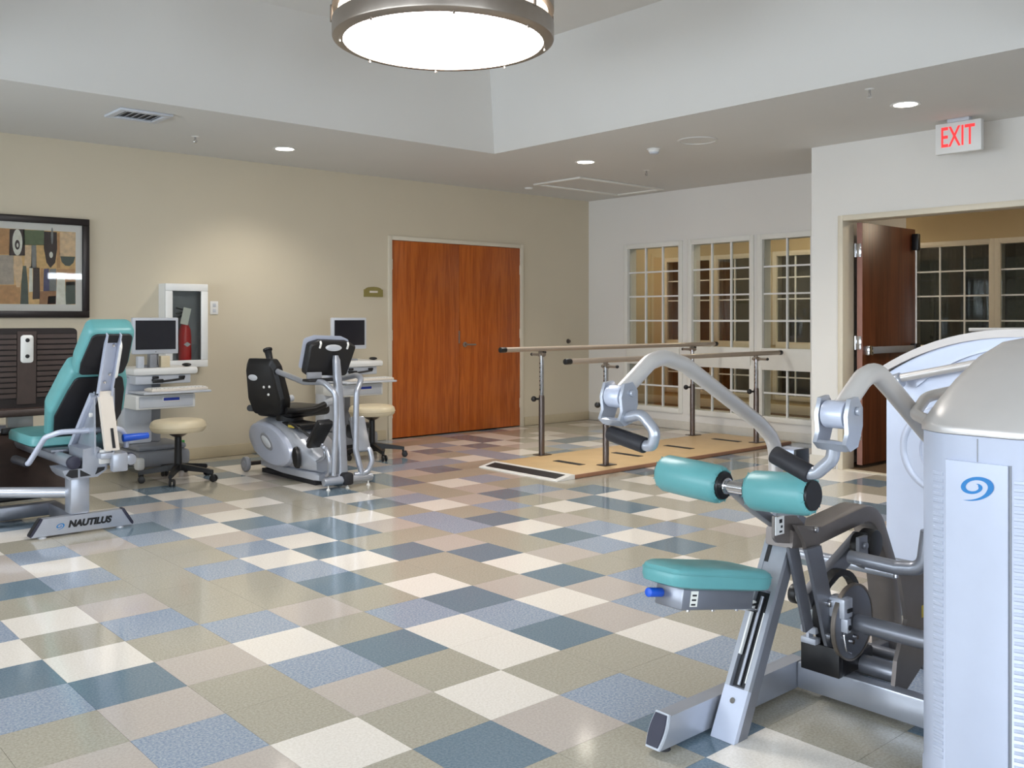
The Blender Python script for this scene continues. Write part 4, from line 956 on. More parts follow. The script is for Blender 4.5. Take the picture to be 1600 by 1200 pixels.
# ================================================================== LEG PRESS (left)
lp = thing('leg_press', (1.85, 6.6, 0), 'silver leg press machine with teal backrest and dark ribbed foot plate', 'exercise machine')
b = B(); pf = [(1.535, .012), (1.60, .112), (2.045, .112), (2.108, .012)]
b.prism(pf, lambda a, c, dd: V((a, dd, c)), 5.915, 5.965); ft = obj('front_foot', b, S_, lp)
for x0, x1, sg in ((1.535, 1.60, 1), (2.108, 2.045, -1)):
    e0, e1 = V((x0, 5.94, .012)), V((x1, 5.94, .114)); ax_ = (e1-e0).normalized(); nx = V((-ax_.z*sg, 0, abs(ax_.x)))
    b = B(); capplate(b, e0, V((0, 1, 0)), ax_, nx, .024, .028, .118, .014, -.002); c_ = obj('end_cap', b, M['navy'], ft)
    b = B(); capplate(b, e0+ax_*.006, V((0, 1, 0)), ax_, nx, .021, .024, .106, .004, .012); obj('cap_insert', b, M['ink'], c_)
b = B(); b.cyl((1.60, 5.94, 0), (1.60, 5.94, .013), .025, .02, seg=14); obj('floor_foot', b, M['ltgrey'], ft)
b = B(); b.cyl((2.04, 5.94, 0), (2.04, 5.94, .013), .025, .02, seg=14); obj('floor_foot', b, M['ltgrey'], ft)
text('brand_lettering', 'NAUTILUS', .052, frame_mx((1.858, 5.9135, .062), (1, 0, -.012), (0, 0, 1)), M['ink'], ft, .0005, .25, .0032, 1.0, 'black slanted lettering on the foot bar')
b = B(); swirl_mesh(b, frame_mx((1.690, 5.9138, .060), (1, 0, 0), (0, 0, 1)), .023); obj('swirl_emblem', b, M['bluelogo'], ft, flat=True)
b = B(); b.bx(1.755, 1.865, 5.93, 6.05, .112, .33, r=.012); cl_ = obj('column', b, S_, lp)
b = B(); b.bx(1.79, 1.85, 5.966, 6.50, .02, .10, r=.006); b.bx(1.50, 1.85, 6.50, 6.57, .02, .10, r=.006); b.bx(1.45, 1.53, 6.57, 7.9, .02, .10, r=.006); obj('base_rail', b, SD, lp)
b = B(); b.bx(1.43, 1.55, 7.78, 7.9, 0, .0199); obj('floor_foot', b, M['rubber'], lp)
b = B(); b.cyl((1.80, 6.06, .225), (1.46, 6.35, .225), .033, seg=20); b.cyl((1.46, 6.35, .225), (1.40, 6.40, .225), .033, seg=20); obj('lower_tube', b, S_, lp)
b = B(); b.bx(1.36, 1.42, 6.36, 6.46, .02, .36, r=.01); obj('side_strut', b, M['black'], lp)
# carriage bracket on the column
b = B(); b.prism([(1.70, .385), (1.715, .352), (1.74, .325), (1.90, .33), (1.955, .37), (1.955, .47), (1.90, .51), (1.815, .50), (1.812, .387)], lambda a, c, dd: V((a, dd, c)), 5.90, 6.16); cb_ = obj('carriage', b, S_, lp)
b = B(); b.prism([(1.718, .355), (1.75, .337), (1.785, .337), (1.785, .385), (1.74, .385)], lambda a, c, dd: V((a, dd, c)), 5.893, 5.90); b.prism([(1.80, .34), (1.86, .342), (1.80, .38)], lambda a, c, dd: V((a, dd, c)), 5.893, 5.90); b.prism([(1.885, .345), (1.935, .368), (1.94, .385), (1.90, .385)], lambda a, c, dd: V((a, dd, c)), 5.893, 5.90); obj('carriage_opening', b, M['ink'], cb_, flat=True)
b = B(); b.bx(1.905, 1.975, 5.88, 5.905, .405, .49, r=.006); obj('carriage_pad', b, M['alu'], cb_)
b = B(); b.cyl((1.765, 5.93, .425), (1.765, 7.65, .425), .036, seg=24); rl = obj('seat_rail', b, M['silver'], lp)
b = B(); b.cyl((1.765, 5.93, .425), (1.765, 5.90, .425), .039, seg=24, bev=.005); obj('rail_cap', b, M['navy'], rl)
b = B(); b.bx(1.85, 1.90, 6.0, 7.6, .40, .45, r=.006); obj('second_rail', b, SD, rl)
b = B(); b.bx(1.72, 1.92, 7.6, 7.68, .10, .50, r=.01); obj('rear_column', b, SD, lp)
# backrest frame in local coordinates: w up the incline, n towards the back
q0, q1 = V((1.925, 6.42, .50)), V((1.925, 5.76, 1.245)); tw_ = (q1-q0).normalized(); nb = V((0, -tw_.z, tw_.y)); nb = nb if nb.y < 0 else -nb
Lb = (q1-q0).length
def BL(u, w, n): return q0+V((u, 0, 0))+tw_*w+nb*n
def pad(prof, n0, n1, rnd=.03):
    """outline list (u,w); rounded pad lofted along n"""
    cu = sum(p[0] for p in prof)/len(prof); cw = sum(p[1] for p in prof)/len(prof)
    rings = []
    for ins, n_ in ((rnd*.9, n0), (rnd*.3, n0+rnd*.3), (0, n0+rnd), (0, n1-rnd), (rnd*.3, n1-rnd*.3), (rnd*.8, n1)):
        r = []
        for u, w in prof:
            du, dw = u-cu, w-cw; L = math.hypot(du, dw); f = (L-ins)/L
            r.append(BL(cu+du*f, cw+dw*f, n_))
        rings.append(r)
    return B().loft(rings)
def rpoly(pts, r, n=5):
    P = [V((a, c, 0)) for a, c in pts]; out = []
    m = len(P)
    for i in range(m):
        f = fillet([P[i-1]*.5+P[i]*.5, P[i], P[(i+1) % m]*.5+P[i]*.5], r, n); out += [(q.x, q.y) for q in f[1:-1]]
    return out
hd = rpoly([(-.145, .645), (.145, .645), (.155, .75), (.13, 1.01), (-.13, 1.01), (-.155, .75)], .04)
lw = rpoly([(-.165, -.03), (.165, -.03), (.235, .30), (.20, .54), (.16, .66), (-.15, .66), (-.18, .54), (-.22, .30)], .04)
b = pad(hd, -.045, .075); hp_ = obj('headrest', b, M['teal'], lp, label='teal headrest pad')
b = pad([(u*.88, .815+(w-.815)*.88) for u, w in hd], .072, .088, .006); obj('headrest_shell', b, M['blackfab'], hp_)
b = pad(lw, -.10, .045); bp_ = obj('backrest', b, M['teal'], lp, label='teal backrest pad')
b = pad([(u*.88+.006, .30+(w-.32)*.91) for u, w in lw], .042, .06, .006); obj('backrest_shell', b, M['blackfab'], bp_)
# seat cushion
b = B(); rings = []
so = rpoly([(-.22, 6.30), (.20, 6.30), (.20, 6.86), (.12, 6.95), (-.14, 6.95), (-.22, 6.86)], .07)
for s, z in ((.9, .475), (1, .49), (1, .53), (.96, .548), (.8, .555)): rings.append([V((1.86+x*s, 6.62+(y-6.62)*s, z)) for x, y in so])
b.loft(rings); obj('seat_cushion', b, M['teal'], lp, label='teal seat cushion')
b = B(); b.bx(1.72, 2.0, 6.2, 6.8, .452, .474, r=.006); obj('seat_plate', b, SD, lp)
# upright back post
def sw(pts, w, h, nm, m, par=lp):
    bq = B(); bq.sweep(pts, rrect(w, h, .006, 2), up=(1, 0, 0)); return obj(nm, bq, m, par)
b = B()
def plate(ptsyz, x0, x1): b.prism(ptsyz, lambda a, c, dd: V((dd, a, c)), x0, x1)
hi1, hi0 = V((0, 5.72, 1.20)), V((0, 5.885, .83))
X_ = 1.925; pw = .042
spine = [(hi1.y, hi1.z), (hi0.y, hi0.z), (5.885, .82), (5.88, .56), (5.88, .50)]
b.sweep([V((X_, y, z)) for y, z in spine], rrect(pw*2, .016, .003, 1), up=(1, 0, 0)) if False else None
# two flanges and a web make an open channel
for (ya, za), (yb_, zb) in zip(spine[:2], spine[1:3]):
    d_ = V((0, yb_-ya, zb-za)).normalized(); nn = V((0, d_.z, -d_.y)); nn = nn if nn.y < 0 else -nn
    A, D = V((X_, ya, za)), V((X_, yb_, zb))
    for x0, x1, n0, n1 in ((-pw, pw, 0, .008), (-pw, -pw+.007, .0, .045), (pw-.007, pw, 0, .045)):
        q = [A+V((x0, 0, 0))+nn*n0, A+V((x1, 0, 0))+nn*n0, A+V((x1, 0, 0))+nn*n1, A+V((x0, 0, 0))+nn*n1]; q2 = [p+(D-A) for p in q]
        b.add(q+q2, [[0, 1, 2, 3], [7, 6, 5, 4], [0, 4, 5, 1], [1, 5, 6, 2], [2, 6, 7, 3], [3, 7, 4, 0]])
bk = obj('back_post', b, M['shroud'], lp, flat=True)
d_ = V((0, spine[0][0]-spine[1][0], spine[0][1]-spine[1][1])); nn = V((0, d_.z, -d_.y)).normalized(); nn = nn if nn.y < 0 else -nn
for f, u in ((.80, .015), (.33, .018), (.20, -.004)):
    p = V((X_+u, spine[1][0], spine[1][1]))+d_*f
    b = B(); b.cyl(p+nn*.008, p+nn*.02, .010, seg=10, bev=.002); obj('bolt', b, M['chrome'], bk)
b = B(); pz = [V((X_+.045, spine[1][0], spine[1][1]))+d_*f+nn*.045 for f in (.28, .32, .82, .88)]; b.tube([pz[0]-nn*.03, pz[1], pz[2], pz[3]-nn*.03], .009, .03, 10); obj('side_handle', b, M['alu'], bk)
b = B(); b.prism([(X_-.036, .845), (X_+.04, .845), (X_+.085, .485), (X_+.005, .485)], lambda a, c, dd: V((a, dd, c)), 5.845, 5.885)
lwp = obj('lower_upright', b, M['brushedwhite'], lp, flat=True)
b = B(); b.prism([(X_+.030, .62), (X_+.045, .62), (X_+.060, .50), (X_+.043, .50)], lambda a, c, dd: V((a, dd, c)), 5.840, 5.8448); obj('adjust_slot', b, M['ink'], lwp, flat=True)
b = B(); b.prism([(5.86, .86), (5.86, .47), (6.22, .47), (6.14, .56)], lambda a, c, dd: V((dd, a, c)), X_+.05, X_+.06); obj('gusset', b, S_, lp, flat=True)
b = B(); b.prism([(5.90, .84), (5.88, .47), (6.22, .47), (6.14, .56)], lambda a, c, dd: V((dd, a, c)), X_-.05, X_-.04); gs = obj('gusset', b, S_, lp, flat=True)
for y, z in ((5.92, .70), (6.05, .60)):
    b = B(); b.cyl((X_-.05, y, z), (X_-.068, y, z), .014, seg=12, bev=.003); obj('gusset_bolt', b, M['alu'], gs)
b = B(); b.sweep([(X_-.045, 5.90, .82), (X_-.06, 6.26, .475)], rrect(.035, .05, .004, 2), up=(1, 0, 0)); obj('diagonal_strut', b, M['shroud'], lp)
b = B(); b.bx(X_-.03, X_+.05, 5.83, 6.3, .44, .475, r=.004); b.bx(X_+.03, X_+.12, 5.80, 5.86, .36, .47, r=.01); obj('lower_bracket', b, S_, lp)
b = B(); b.cyl((X_+.155, 5.95, .42), (X_+.155, 5.85, .42), .034, seg=20, bev=.005); b.bx(X_+.05, X_+.16, 5.93, 6.02, .38, .46, r=.01); wh = obj('roller_hub', b, M['silver'], lp)
b = B(); b.lathe([(.028, 0), (.040, 0), (.040, .02), (.028, .02)], (X_+.155, 5.87, .42), (0, 1, 0), 24, closed=True); obj('hub_ring', b, M['navy'], wh)
# handle bars
b = B(); b.tube([(1.60, 6.28, .40), (1.60, 6.22, .40), (1.66, 6.10, .565), (1.72, 6.02, .60), (1.97, 5.98, .60), (2.06, 5.98, .60), (2.12, 6.05, .53), (2.12, 6.05, .47)], .0165, [0, .03, .06, .06, .06, .06, .06, 0], 12); hb_ = obj('handle_bar', b, M['shroud'], lp)
b = B(); b.cyl((1.60, 6.24, .40), (1.56, 6.38, .415), .026, seg=16, bev=.005); obj('hand_grip', b, M['rubber'], hb_)
b = B(); b.cyl((2.08, 6.0, .535), (2.24, 6.0, .54), .024, .02, seg=16, bev=.005); obj('release_grip', b, M['blue'], hb_, label='blue release grip')
# foot plate
fp0 = V((1.80, 7.10, .66)); fw_ = .34; th_ = .055; up_ = V((0, -.03, 1)).normalized(); fn = V((0, -1, -.03)).normalized()
def FP(u, w, n): return fp0+V((u, 0, 0))+up_*w+fn*n
b = B(); po_ = rpoly([(-fw_, 0), (fw_, 0), (fw_, .55), (-fw_, .55)], .03); 
b.loft([[FP(u, w, n) for u, w in po_] for n in (-th_, 0)]); fp = obj('foot_plate', b, M['brownd'], lp, label='dark brown ribbed foot plate')
for k in range(12):
    w = .075+.037*k
    for u0, u1 in ((-fw_+.012, -.055), (.075, fw_-.012)):
        b = B(); q = [FP(u, w+dw, n) for n in (0, .014) for u, dw in ((u0, 0), (u1, 0), (u1, .027), (u0, .027))]
        b.add(q, [[0, 1, 2, 3], [7, 6, 5, 4], [0, 4, 5, 1], [1, 5, 6, 2], [2, 6, 7, 3], [3, 7, 4, 0]]); obj('rib', b, M['brown'], fp, flat=True)
b = B(); q = [FP(u, w, n) for n in (0, .011) for u, w in ((-.05, .03), (.07, .03), (.07, .53), (-.05, .53))]
b.add(q, [[0, 1, 2, 3], [7, 6, 5, 4], [0, 4, 5, 1], [1, 5, 6, 2], [2, 6, 7, 3], [3, 7, 4, 0]]); obj('centre_rib', b, M['brown'], fp, flat=True)
b = B(); b.loft([[FP(.01+u*s, .41+w*s, n+.011) for u, w in rpoly([(-.04, -.095), (.04, -.095), (.04, .095), (-.04, .095)], .035)] for s, n in ((1, 0), (1, .008), (.8, .014))]); em = obj('oval_plate', b, M['alu'], fp, label='chrome oval plate on the foot plate')
b = B()
for w in (-.05, .06): b.cyl(FP(.01, .41+w, .024), FP(.01, .41+w, .029), .014, seg=14, bev=.003)
obj('plate_bolts', b, M['black'], em)
b = B(); b.bx(1.46, 2.14, 7.02, 7.15, .61, .665, r=.02); obj('plate_lip', b, M['brown'], fp)
b = B(); b.bx(1.52, 1.62, 7.16, 7.26, .02, 1.1, r=.01); obj('plate_support', b, SD, lp)
b = B(); b.bx(2.0, 2.06, 7.16, 7.26, .02, .7, r=.01); obj('plate_support', b, SD, lp)
b = B(); b.add([(1.42, 6.75, .12), (2.02, 6.75, .12), (1.98, 7.14, .50), (1.46, 7.14, .50), (1.42, 6.77, .10), (2.02, 6.77, .10), (1.98, 7.16, .48), (1.46, 7.16, .48)], [[0, 1, 2, 3], [7, 6, 5, 4], [0, 4, 5, 1], [1, 5, 6, 2], [2, 6, 7, 3], [3, 7, 4, 0]]); sk_ = obj('lower_kick_plate', b, M['brown'], lp, flat=True)
b = B(); b.bx(1.40, 2.04, 6.715, 6.752, .095, .125, r=.006); obj('kick_lip', b, M['black'], sk_)
b = B(); b.bx(1.20, 1.40, 6.60, 7.16, .0, .68, r=.02); obj('side_housing', b, M['black'], lp)
b = B(); b.bx(1.715, 1.88, 7.18, 7.24, .52, .68, r=.01); lg = obj('weight_guard', b, M['white'], lp)
b = B(); b.bx(1.66, 1.85, 7.10, 7.13, .49, .53, r=.006); obj('guard_roller', b, M['black'], lg)

# ================================================================== RECUMBENT STEPPER
sp = thing('recumbent_stepper', (3.79, 6.8, 0), 'silver recumbent cross trainer with swivelled black seat and tall console post', 'exercise machine')
b = B(); b.cyl((3.60, 6.18, .062), (4.02, 6.18, .062), .030, seg=20, bev=.004); fb = obj('front_foot_bar', b, M['silver'], sp)
b = B(); b.bx(3.755, 3.84, 6.135, 6.225, .022, .115, r=.02); obj('foot_joint', b, M['rubber'], fb)
for x in (3.635, 3.80, 3.985):
    b = B(); b.cyl((x, 6.17, 0), (x, 6.17, .012), .016, .012, seg=12); b.cyl((x, 6.17, .01), (x, 6.17, .04), .005, seg=8); obj('leveling_foot', b, M['alu'], fb)
# main shell: lofted cross sections along y
def sec(y, hw_, z0, z1, n=20, e=.55, x0=3.79):
    zc, hz = (z0+z1)/2, (z1-z0)/2
    return [V((x0+hw_*math.copysign(abs(math.cos(2*PI*k/n))**e, math.cos(2*PI*k/n)), y, zc+hz*math.copysign(abs(math.sin(2*PI*k/n))**e, math.sin(2*PI*k/n)))) for k in range(n)]
b = B(); b.loft([sec(7.42, .12, .20, .36), sec(7.38, .165, .13, .43), sec(7.25, .18, .09, .465), sec(7.0, .185, .08, .45), sec(6.75, .18, .085, .39), sec(6.6, .165, .09, .32), sec(6.5, .14, .09, .26), sec(6.42, .11, .09, .22)]); shl = obj('body_shell', b, M['silver_l'], sp, label='silver body shell')
b = B()
def oval(yc, zc, ry, rz, tilt, x, th, n=32, mid=.9):
    r0 = []; r1 = []; r2 = []
    for k in range(n):
        a = 2*PI*k/n; y, z = ry*math.cos(a), rz*math.sin(a); y2, z2 = y*math.cos(tilt)-z*math.sin(tilt), y*math.sin(tilt)+z*math.cos(tilt)
        r0.append(V((x+th, yc+y2, zc+z2))); r1.append(V((x, yc+y2*.97, zc+z2*.97))); r2.append(V((x-th*.4, yc+y2*mid, zc+z2*mid)))
    return [r0, r1, r2]
b.loft(oval(7.02, .265, .365, .155, .20, 3.588, .03)); sc_ = obj('side_cover', b, M['shroud'], shl, label='large oval side cover')
b = B(); b.loft(oval(7.03, .285, .115, .052, .42, 3.573, .006)); bd = obj('badge_ring', b, M['grey'], sc_)
b = B(); b.loft(oval(7.03, .285, .085, .030, .42, 3.566, .004)); obj('badge', b, M['badge'], bd)
b = B(); b.loft(oval(6.60, .20, .045, .085, -.2, 3.60, .02)); obj('pedal_slot', b, M['black'], shl)
b = B(); b.loft([sec(y, w, z0, z1, e=.3) for y, w, z0, z1 in ((7.36, .10, .04, .10), (6.9, .15, .035, .10), (6.45, .13, .03, .095), (6.40, .10, .03, .08))]); ll = obj('lower_pan', b, M['silver_l'], sp)
b = B(); b.bx(3.67, 3.91, 6.42, 7.3, .0, .032); obj('pan_shadow_skid', b, M['rubber'], ll)
b = B(); b.bx(3.74, 3.84, 6.20, 6.5, .045, .10, r=.01); obj('spine_beam', b, M['silver'], sp)
b = B(); b.cyl((3.59, 7.40, .062), (4.0, 7.40, .062), .018, seg=12); axl = obj('rear_axle', b, M['steel'], sp)
for x0, x1 in ((3.555, 3.595), (3.995, 4.035)):
    b = B(); b.cyl((x0, 7.40, .062), (x1, 7.40, .062), .062, seg=28, bev=.01); wq = obj('wheel', b, M['grey'], axl)
    b = B(); b.cyl((x0-.003, 7.40, .062), (x0+.002, 7.40, .062), .03, seg=16); obj('hub', b, M['silver'], wq)
# console column
b = B(); b.loft([[V((3.79+u*w, y+v*dv, z)) for u, v in rrect(1, 1, .25, 3)] for w, y, dv, z in ((.085, 6.24, .085, .06), (.075, 6.255, .075, .35), (.06, 6.29, .06, .75), (.052, 6.315, .05, .96), (.03, 6.325, .04, .995))]); obj('console_post', b, M['silver'], sp, label='tall silver console post')
# console tilted panel facing +y
cc = V((3.765, 6.38, .965)); Rc = Mx.Rotation(.30, 3, 'X') @ Mx.Rotation(.05, 3, 'Y')
def CP(a, d_, c): return cc+Rc @ V((a, d_, c))
b = B(); po_ = rpoly([(-.20, -.125), (.17, -.125), (.205, .12), (.12, .15), (-.12, .15), (-.205, .12)], .03); b.loft([[CP(u*s, n, w*s) for u, w in po_] for s, n in ((.94, -.035), (1, -.02), (1, .03), (.96, .04))]); co = obj('console', b, M['black'], sp, label='black console panel')
b = B(); b.loft([[CP(u*s-.03, n, w*s+.03) for u, w in po_] for s, n in ((.98, .041), (.9, .055))]); obj('console_face', b, M['shroud'], co)
b = B(); b.bx(0, 0, 0, 0, 0, 0) if False else None
r_ = []
for s, n in ((1, -.034), (1, -.042), (.9, -.046)): r_.append([CP(-.005+.07*s*math.cos(2*PI*k/28), n, .105+.026*s*math.sin(2*PI*k/28)) for k in range(28)])
b.loft(r_); bdg = obj('console_badge', b, M['badge'], co, label='white oval badge')
b = B(); b.loft([[CP(-.005+.058*s*math.cos(2*PI*k/28), n, .105+.017*s*math.sin(2*PI*k/28)) for k in range(28)] for s, n in ((1, -.0461), (1, -.048))]); obj('badge_centre', b, M['ltgrey'], bdg)
for a in (-.125, .115):
    b = B(); b.tube([CP(a, -.03, .15), CP(a, -.045, .135), CP(a, -.04, .10)], .008, .01, 8); obj('reading_clip', b, M['alu'], co)
b = B(); b.box(cc+V((-.01, .05, .158)), (.18, .05, .014), .005); obj('top_ledge', b, M['ltgrey'], co)
b = B(); b.box(cc+V((-.08, -.01, -.155)), (.26, .10, .022), .008); obj('console_tray', b, M['black'], co)
b = B(); b.box(cc+V((-.14, -.02, -.118)), (.12, .03, .05), .006); obj('tray_panel', b, M['grey'], co)
# moving handle arms
ra_, ft_ = M['silver'], .022
b = B(); b.tube([(3.60, 7.03, .915), (3.60, 6.99, .875), (3.60, 6.86, .85), (3.615, 6.50, .79), (3.65, 6.26, .80), (3.69, 6.16, .72), (3.695, 6.16, .56), (3.70, 6.20, .10)], ft_, [0, .05, .1, .1, .1, .08, .1, 0], 14); ha = obj('handle_arm', b, ra_, sp)
b = B(); b.cyl((3.60, 7.00, .90), (3.60, 7.06, 1.02), .024, .03, seg=16, bev=.006); b.cyl((3.60, 7.058, 1.015), (3.60, 7.066, 1.032), .038, seg=18, bev=.004); obj('hand_grip', b, M['black'], ha)
b = B(); b.cyl((3.60, 6.93, .858), (3.60, 6.89, .855), .03, seg=16); obj('grip_collar', b, M['black'], ha)
b = B(); b.tube([(3.98, 6.9, .90), (3.98, 6.55, .80), (3.985, 6.34, .835), (3.96, 6.22, .82), (3.90, 6.20, .72), (3.895, 6.20, .56), (3.89, 6.20, .28), (3.93, 6.18, .10)], ft_, [0, .1, .1, .08, .08, .1, .1, 0], 14); hb2 = obj('handle_arm', b, ra_, sp)
b = B(); b.cyl((3.98, 6.88, .885), (3.98, 6.96, 1.0), .024, .03, seg=16, bev=.006); obj('hand_grip', b, M['black'], hb2)
# pedals and leg loops
def pedal(x, c, m1, m2, nm, rl):
    R2 = Mx.Rotation(rl, 3, 'X'); b = B(); b.box(c, (.13, .05, .28), .02, rot=R2); p = obj(nm, b, m1, sp)
    b = B(); b.box(V(c)+R2 @ V((0, .032, 0)), (.11, .016, .25), .006, rot=R2); obj('tread', b, m2, p); return p
pedal(3.66, (3.66, 6.34, .40), M['black'], M['rubber'], 'foot_pedal', .75)
pedal(3.96, (3.965, 6.26, .385), M['silver'], M['black'], 'foot_pedal', -.35)
b = B(); b.box((4.03, 6.40, .39), (.13, .16, .12), .03); b.box((4.03, 6.32, .44), (.12, .05, .05), .015); obj('heel_cup', b, M['black'], sp)
b = B(); b.tube([(3.66, 6.30, .31), (3.66, 6.24, .30), (3.66, 6.19, .22), (3.68, 6.22, .12), (3.70, 6.30, .09)], .019, .06, 12); obj('leg_link', b, ra_, sp)
b = B(); b.tube([(3.98, 6.24, .29), (4.02, 6.20, .27), (4.02, 6.17, .18), (3.98, 6.17, .10), (3.88, 6.2, .085)], .021, .06, 12); obj('leg_link', b, ra_, sp)
b = B(); b.tube([(3.66, 6.30, .33), (3.66, 6.24, .24), (3.70, 6.5, .16)], .012, .05, 10); b.sphere((3.645, 6.25, .31), .02, 10); obj('pedal_joint', b, ra_, sp)
# swivelled seat (back shell faces the camera side)
ss = V((3.77, 7.12, .48)); Rs = Mx.Rotation(.28, 3, 'Z')
def SS(a, d_, c): return ss+Rs @ V((a, d_, c))       # a: sitter's forward (+), d_: sideways, c: up
b = B(); b.box(SS(.12, 0, .03), (.46, .42, .085), .035, rot=Rs, seg=3); se = obj('seat_cushion', b, M['black'], sp, label='black swivel seat cushion')
bo = rpoly([(-.165, .0), (.165, .0), (.205, .14), (.17, .40), (.13, .455), (-.13, .455), (-.17, .40), (-.205, .14)], .05)
b = B(); b.loft([[SS(-.13-.20*w+n, u*s, .02+(w)*s+.0) for u, w in bo] for s, n in ((.9, -.05), (1, -.03), (1, .03), (.92, .055))]); sb_ = obj('seat_back', b, M['black'], sp, label='black seat backrest')
def onback(u, w, n): return SS(-.13-.20*w-.052-n, u, .02+w)
b = B(); b.loft([[onback(.09+.055*s*math.cos(2*PI*k/24), .30+.026*s*math.sin(2*PI*k/24), n) for k in range(24)] for s, n in ((1, 0), (1, .004), (.85, .007))]); obj('back_badge', b, M['badge'], sb_, label='white oval badge on the backrest')
for u, w in ((-.02, .225), (-.085, .23), (-.06, .165)):
    b = B(); b.cyl(onback(u, w, -.002), onback(u, w, .008), .011, seg=10, bev=.002); obj('back_bolt', b, M['alu'], sb_)
for sg in (-1, 1):
    b = B(); b.tube([SS(-.17, sg*.21, .06), SS(-.10, sg*.235, .05), SS(.10, sg*.25, .05), SS(.24, sg*.25, .085), SS(.33, sg*.24, .105)], .027, [0, .08, .2, .2, 0], 12); am2 = obj('arm_rest', b, M['black'], sp)
    b = B(); b.cyl(SS(.22, sg*.25, .082), SS(.34, sg*.24, .107), .030, seg=14, bev=.006); obj('sensor_grip', b, M['ltgrey'], am2)
b = B(); b.cyl((3.79, 7.05, .42), (3.79, 7.05, .49), .11, seg=24); b.bx(3.68, 3.90, 6.68, 7.30, .40, .44, r=.01); sm = obj('seat_mount', b, M['black'], sp)
b = B(); b.bx(3.674, 3.6795, 6.76, 6.86, .408, .428); obj('warning_label', b, M['yellow'], sm, flat=True)
b = B(); b.tube([(3.66, 6.8, .45), (3.64, 6.62, .42), (3.70, 6.55, .36)], .012, .03, 8); obj('seat_lever', b, M['black'], sm)

# ================================================================== COMPUTER CARTS
def make_cart(ox, label):
    c = thing('computer_cart', (ox, 7.9, 0), label, 'cart', 'computer carts along the beige wall')
    def bxx(b, x0, x1, y0, y1, z0, z1, r=0): return b.bx(ox+x0, ox+x1, y0, y1, z0, z1, r)
    b = B(); bxx(b, -.27, .17, 7.66, 8.16, .07, .20, .035); bxx(b, -.25, .15, 7.70, 8.14, .20, .245, .02); ba = obj('cart_base', b, M['grey'], c)
    b = B(); bxx(b, -.285, -.22, 7.63, 7.72, .06, .16, .02); obj('base_corner', b, M['white'], ba)
    for x, y in ((-.23, 7.70), (.14, 7.70), (-.23, 8.12), (.14, 8.12)):
        b = B(); b.cyl((ox+x-.013, y, .036), (ox+x+.013, y, .036), .036, seg=18, bev=.006); b.box((ox+x, y, .066), (.05, .05, .02), .006); obj('caster', b, M['black'], ba)
    b = B(); bxx(b, -.30, -.07, 7.88, 8.06, .245, .80, .02); co_ = obj('cart_column', b, M['ltgrey'], c)
    b = B(); bxx(b, -.06, .02, 7.93, 8.02, .245, .80, .01); obj('lift_post', b, M['grey'], co_)
    b = B(); bxx(b, -.29, .25, 7.70, 8.14, .815, .875, .022); wt = obj('work_surface', b, M['white'], c)
    b = B(); bxx(b, -.26, .20, 7.74, 8.12, .74, .815, .01); obj('surface_skirt', b, M['ltgrey'], wt)
    b = B(); b.tube([(ox-.13, 7.735, .775), (ox-.05, 7.732, .76), (ox+.05, 7.732, .768), (ox+.14, 7.735, .778)], .009, .03, 8); b.box((ox-.08, 7.73, .765), (.09, .02, .03), .006); b.box((ox+.12, 7.73, .792), (.05, .02, .02), .005); b.box((ox-.10, 7.73, .795), (.05, .02, .02), .005); obj('cables', b, M['black'], wt)
    b = B(); bxx(b, -.27, .29, 7.53, 7.90, .670, .688, .007); kt = obj('keyboard_tray', b, M['ltgrey'], c)
    b = B(); bxx(b, -.20, .27, 7.55, 7.72, .688, .712, .008); kb = obj('keyboard', b, M['brushedwhite'], kt)
    b = B()
    for r in range(4):
        for k in range(14): bxx(b, -.185+.032*k, -.185+.032*k+.026, 7.565+.035*r, 7.592+.035*r, .712, .717)
    obj('keys', b, M['white'], kb, kind='stuff', flat=True)
    b = B(); bxx(b, -.30, .19, 7.62, 8.06, .545, .66, .012); dw = obj('drawer_unit', b, M['white'], c)
    b = B(); bxx(b, -.275, .165, 7.612, 7.62, .56, .648, .004); df = obj('drawer_front', b, M['ltgrey'], dw)
    b = B(); bxx(b, -.09, .055, 7.604, 7.612, .603, .642, .003); obj('drawer_label', b, M['white'], df)
    b = B(); bxx(b, -.083, .048, 7.602, 7.604, .612, .636); obj('blue_strip', b, mblue, df, flat=True)
    # monitor
    b = B(); bxx(b, -.262, .118, 7.80, 7.84, .985, 1.285, .008); mo = obj('monitor', b, M['ltgrey'], c, label='flat monitor with a light frame')
    b = B(); bxx(b, -.238, .094, 7.797, 7.80, 1.022, 1.262); obj('screen', b, M['screen'], mo, flat=True)
    b = B(); b.cyl((ox-.072, 7.797, 1.003), (ox-.072, 7.80, 1.003), .005, seg=8); obj('power_button', b, M['grey'], mo)
    b = B(); bxx(b, -.11, -.03, 7.845, 7.90, .875, 1.2, .01); bxx(b, -.16, .02, 7.80, 7.96, .875, .892, .006); obj('monitor_stand', b, M['grey'], mo)
    return c
mblue = mat('navy_label', (30, 54, 150), .4)
c1 = make_cart(3.045, 'white computer cart behind the leg press, left of the tan stool')
c2 = make_cart(4.90, 'white computer cart partly hidden behind the stepper, next to the double door')
def onc(nm, b, m, o, label, cat, g=None): return tag(obj(nm, b, m, origin=o), label, cat, g)
for ox, wh in ((3.045, 'cart behind the leg press'), (4.90, 'cart beside the double door')):
    b = B(); b.sphere((ox+.18, 7.78, .8905), .045, 16, sx=.8, sy=1.1, sz=.32)
    tag(obj('computer_mouse', b, M['black'], origin=(ox+.18, 7.78, .875)), 'black mouse on top of the '+wh, 'mouse')
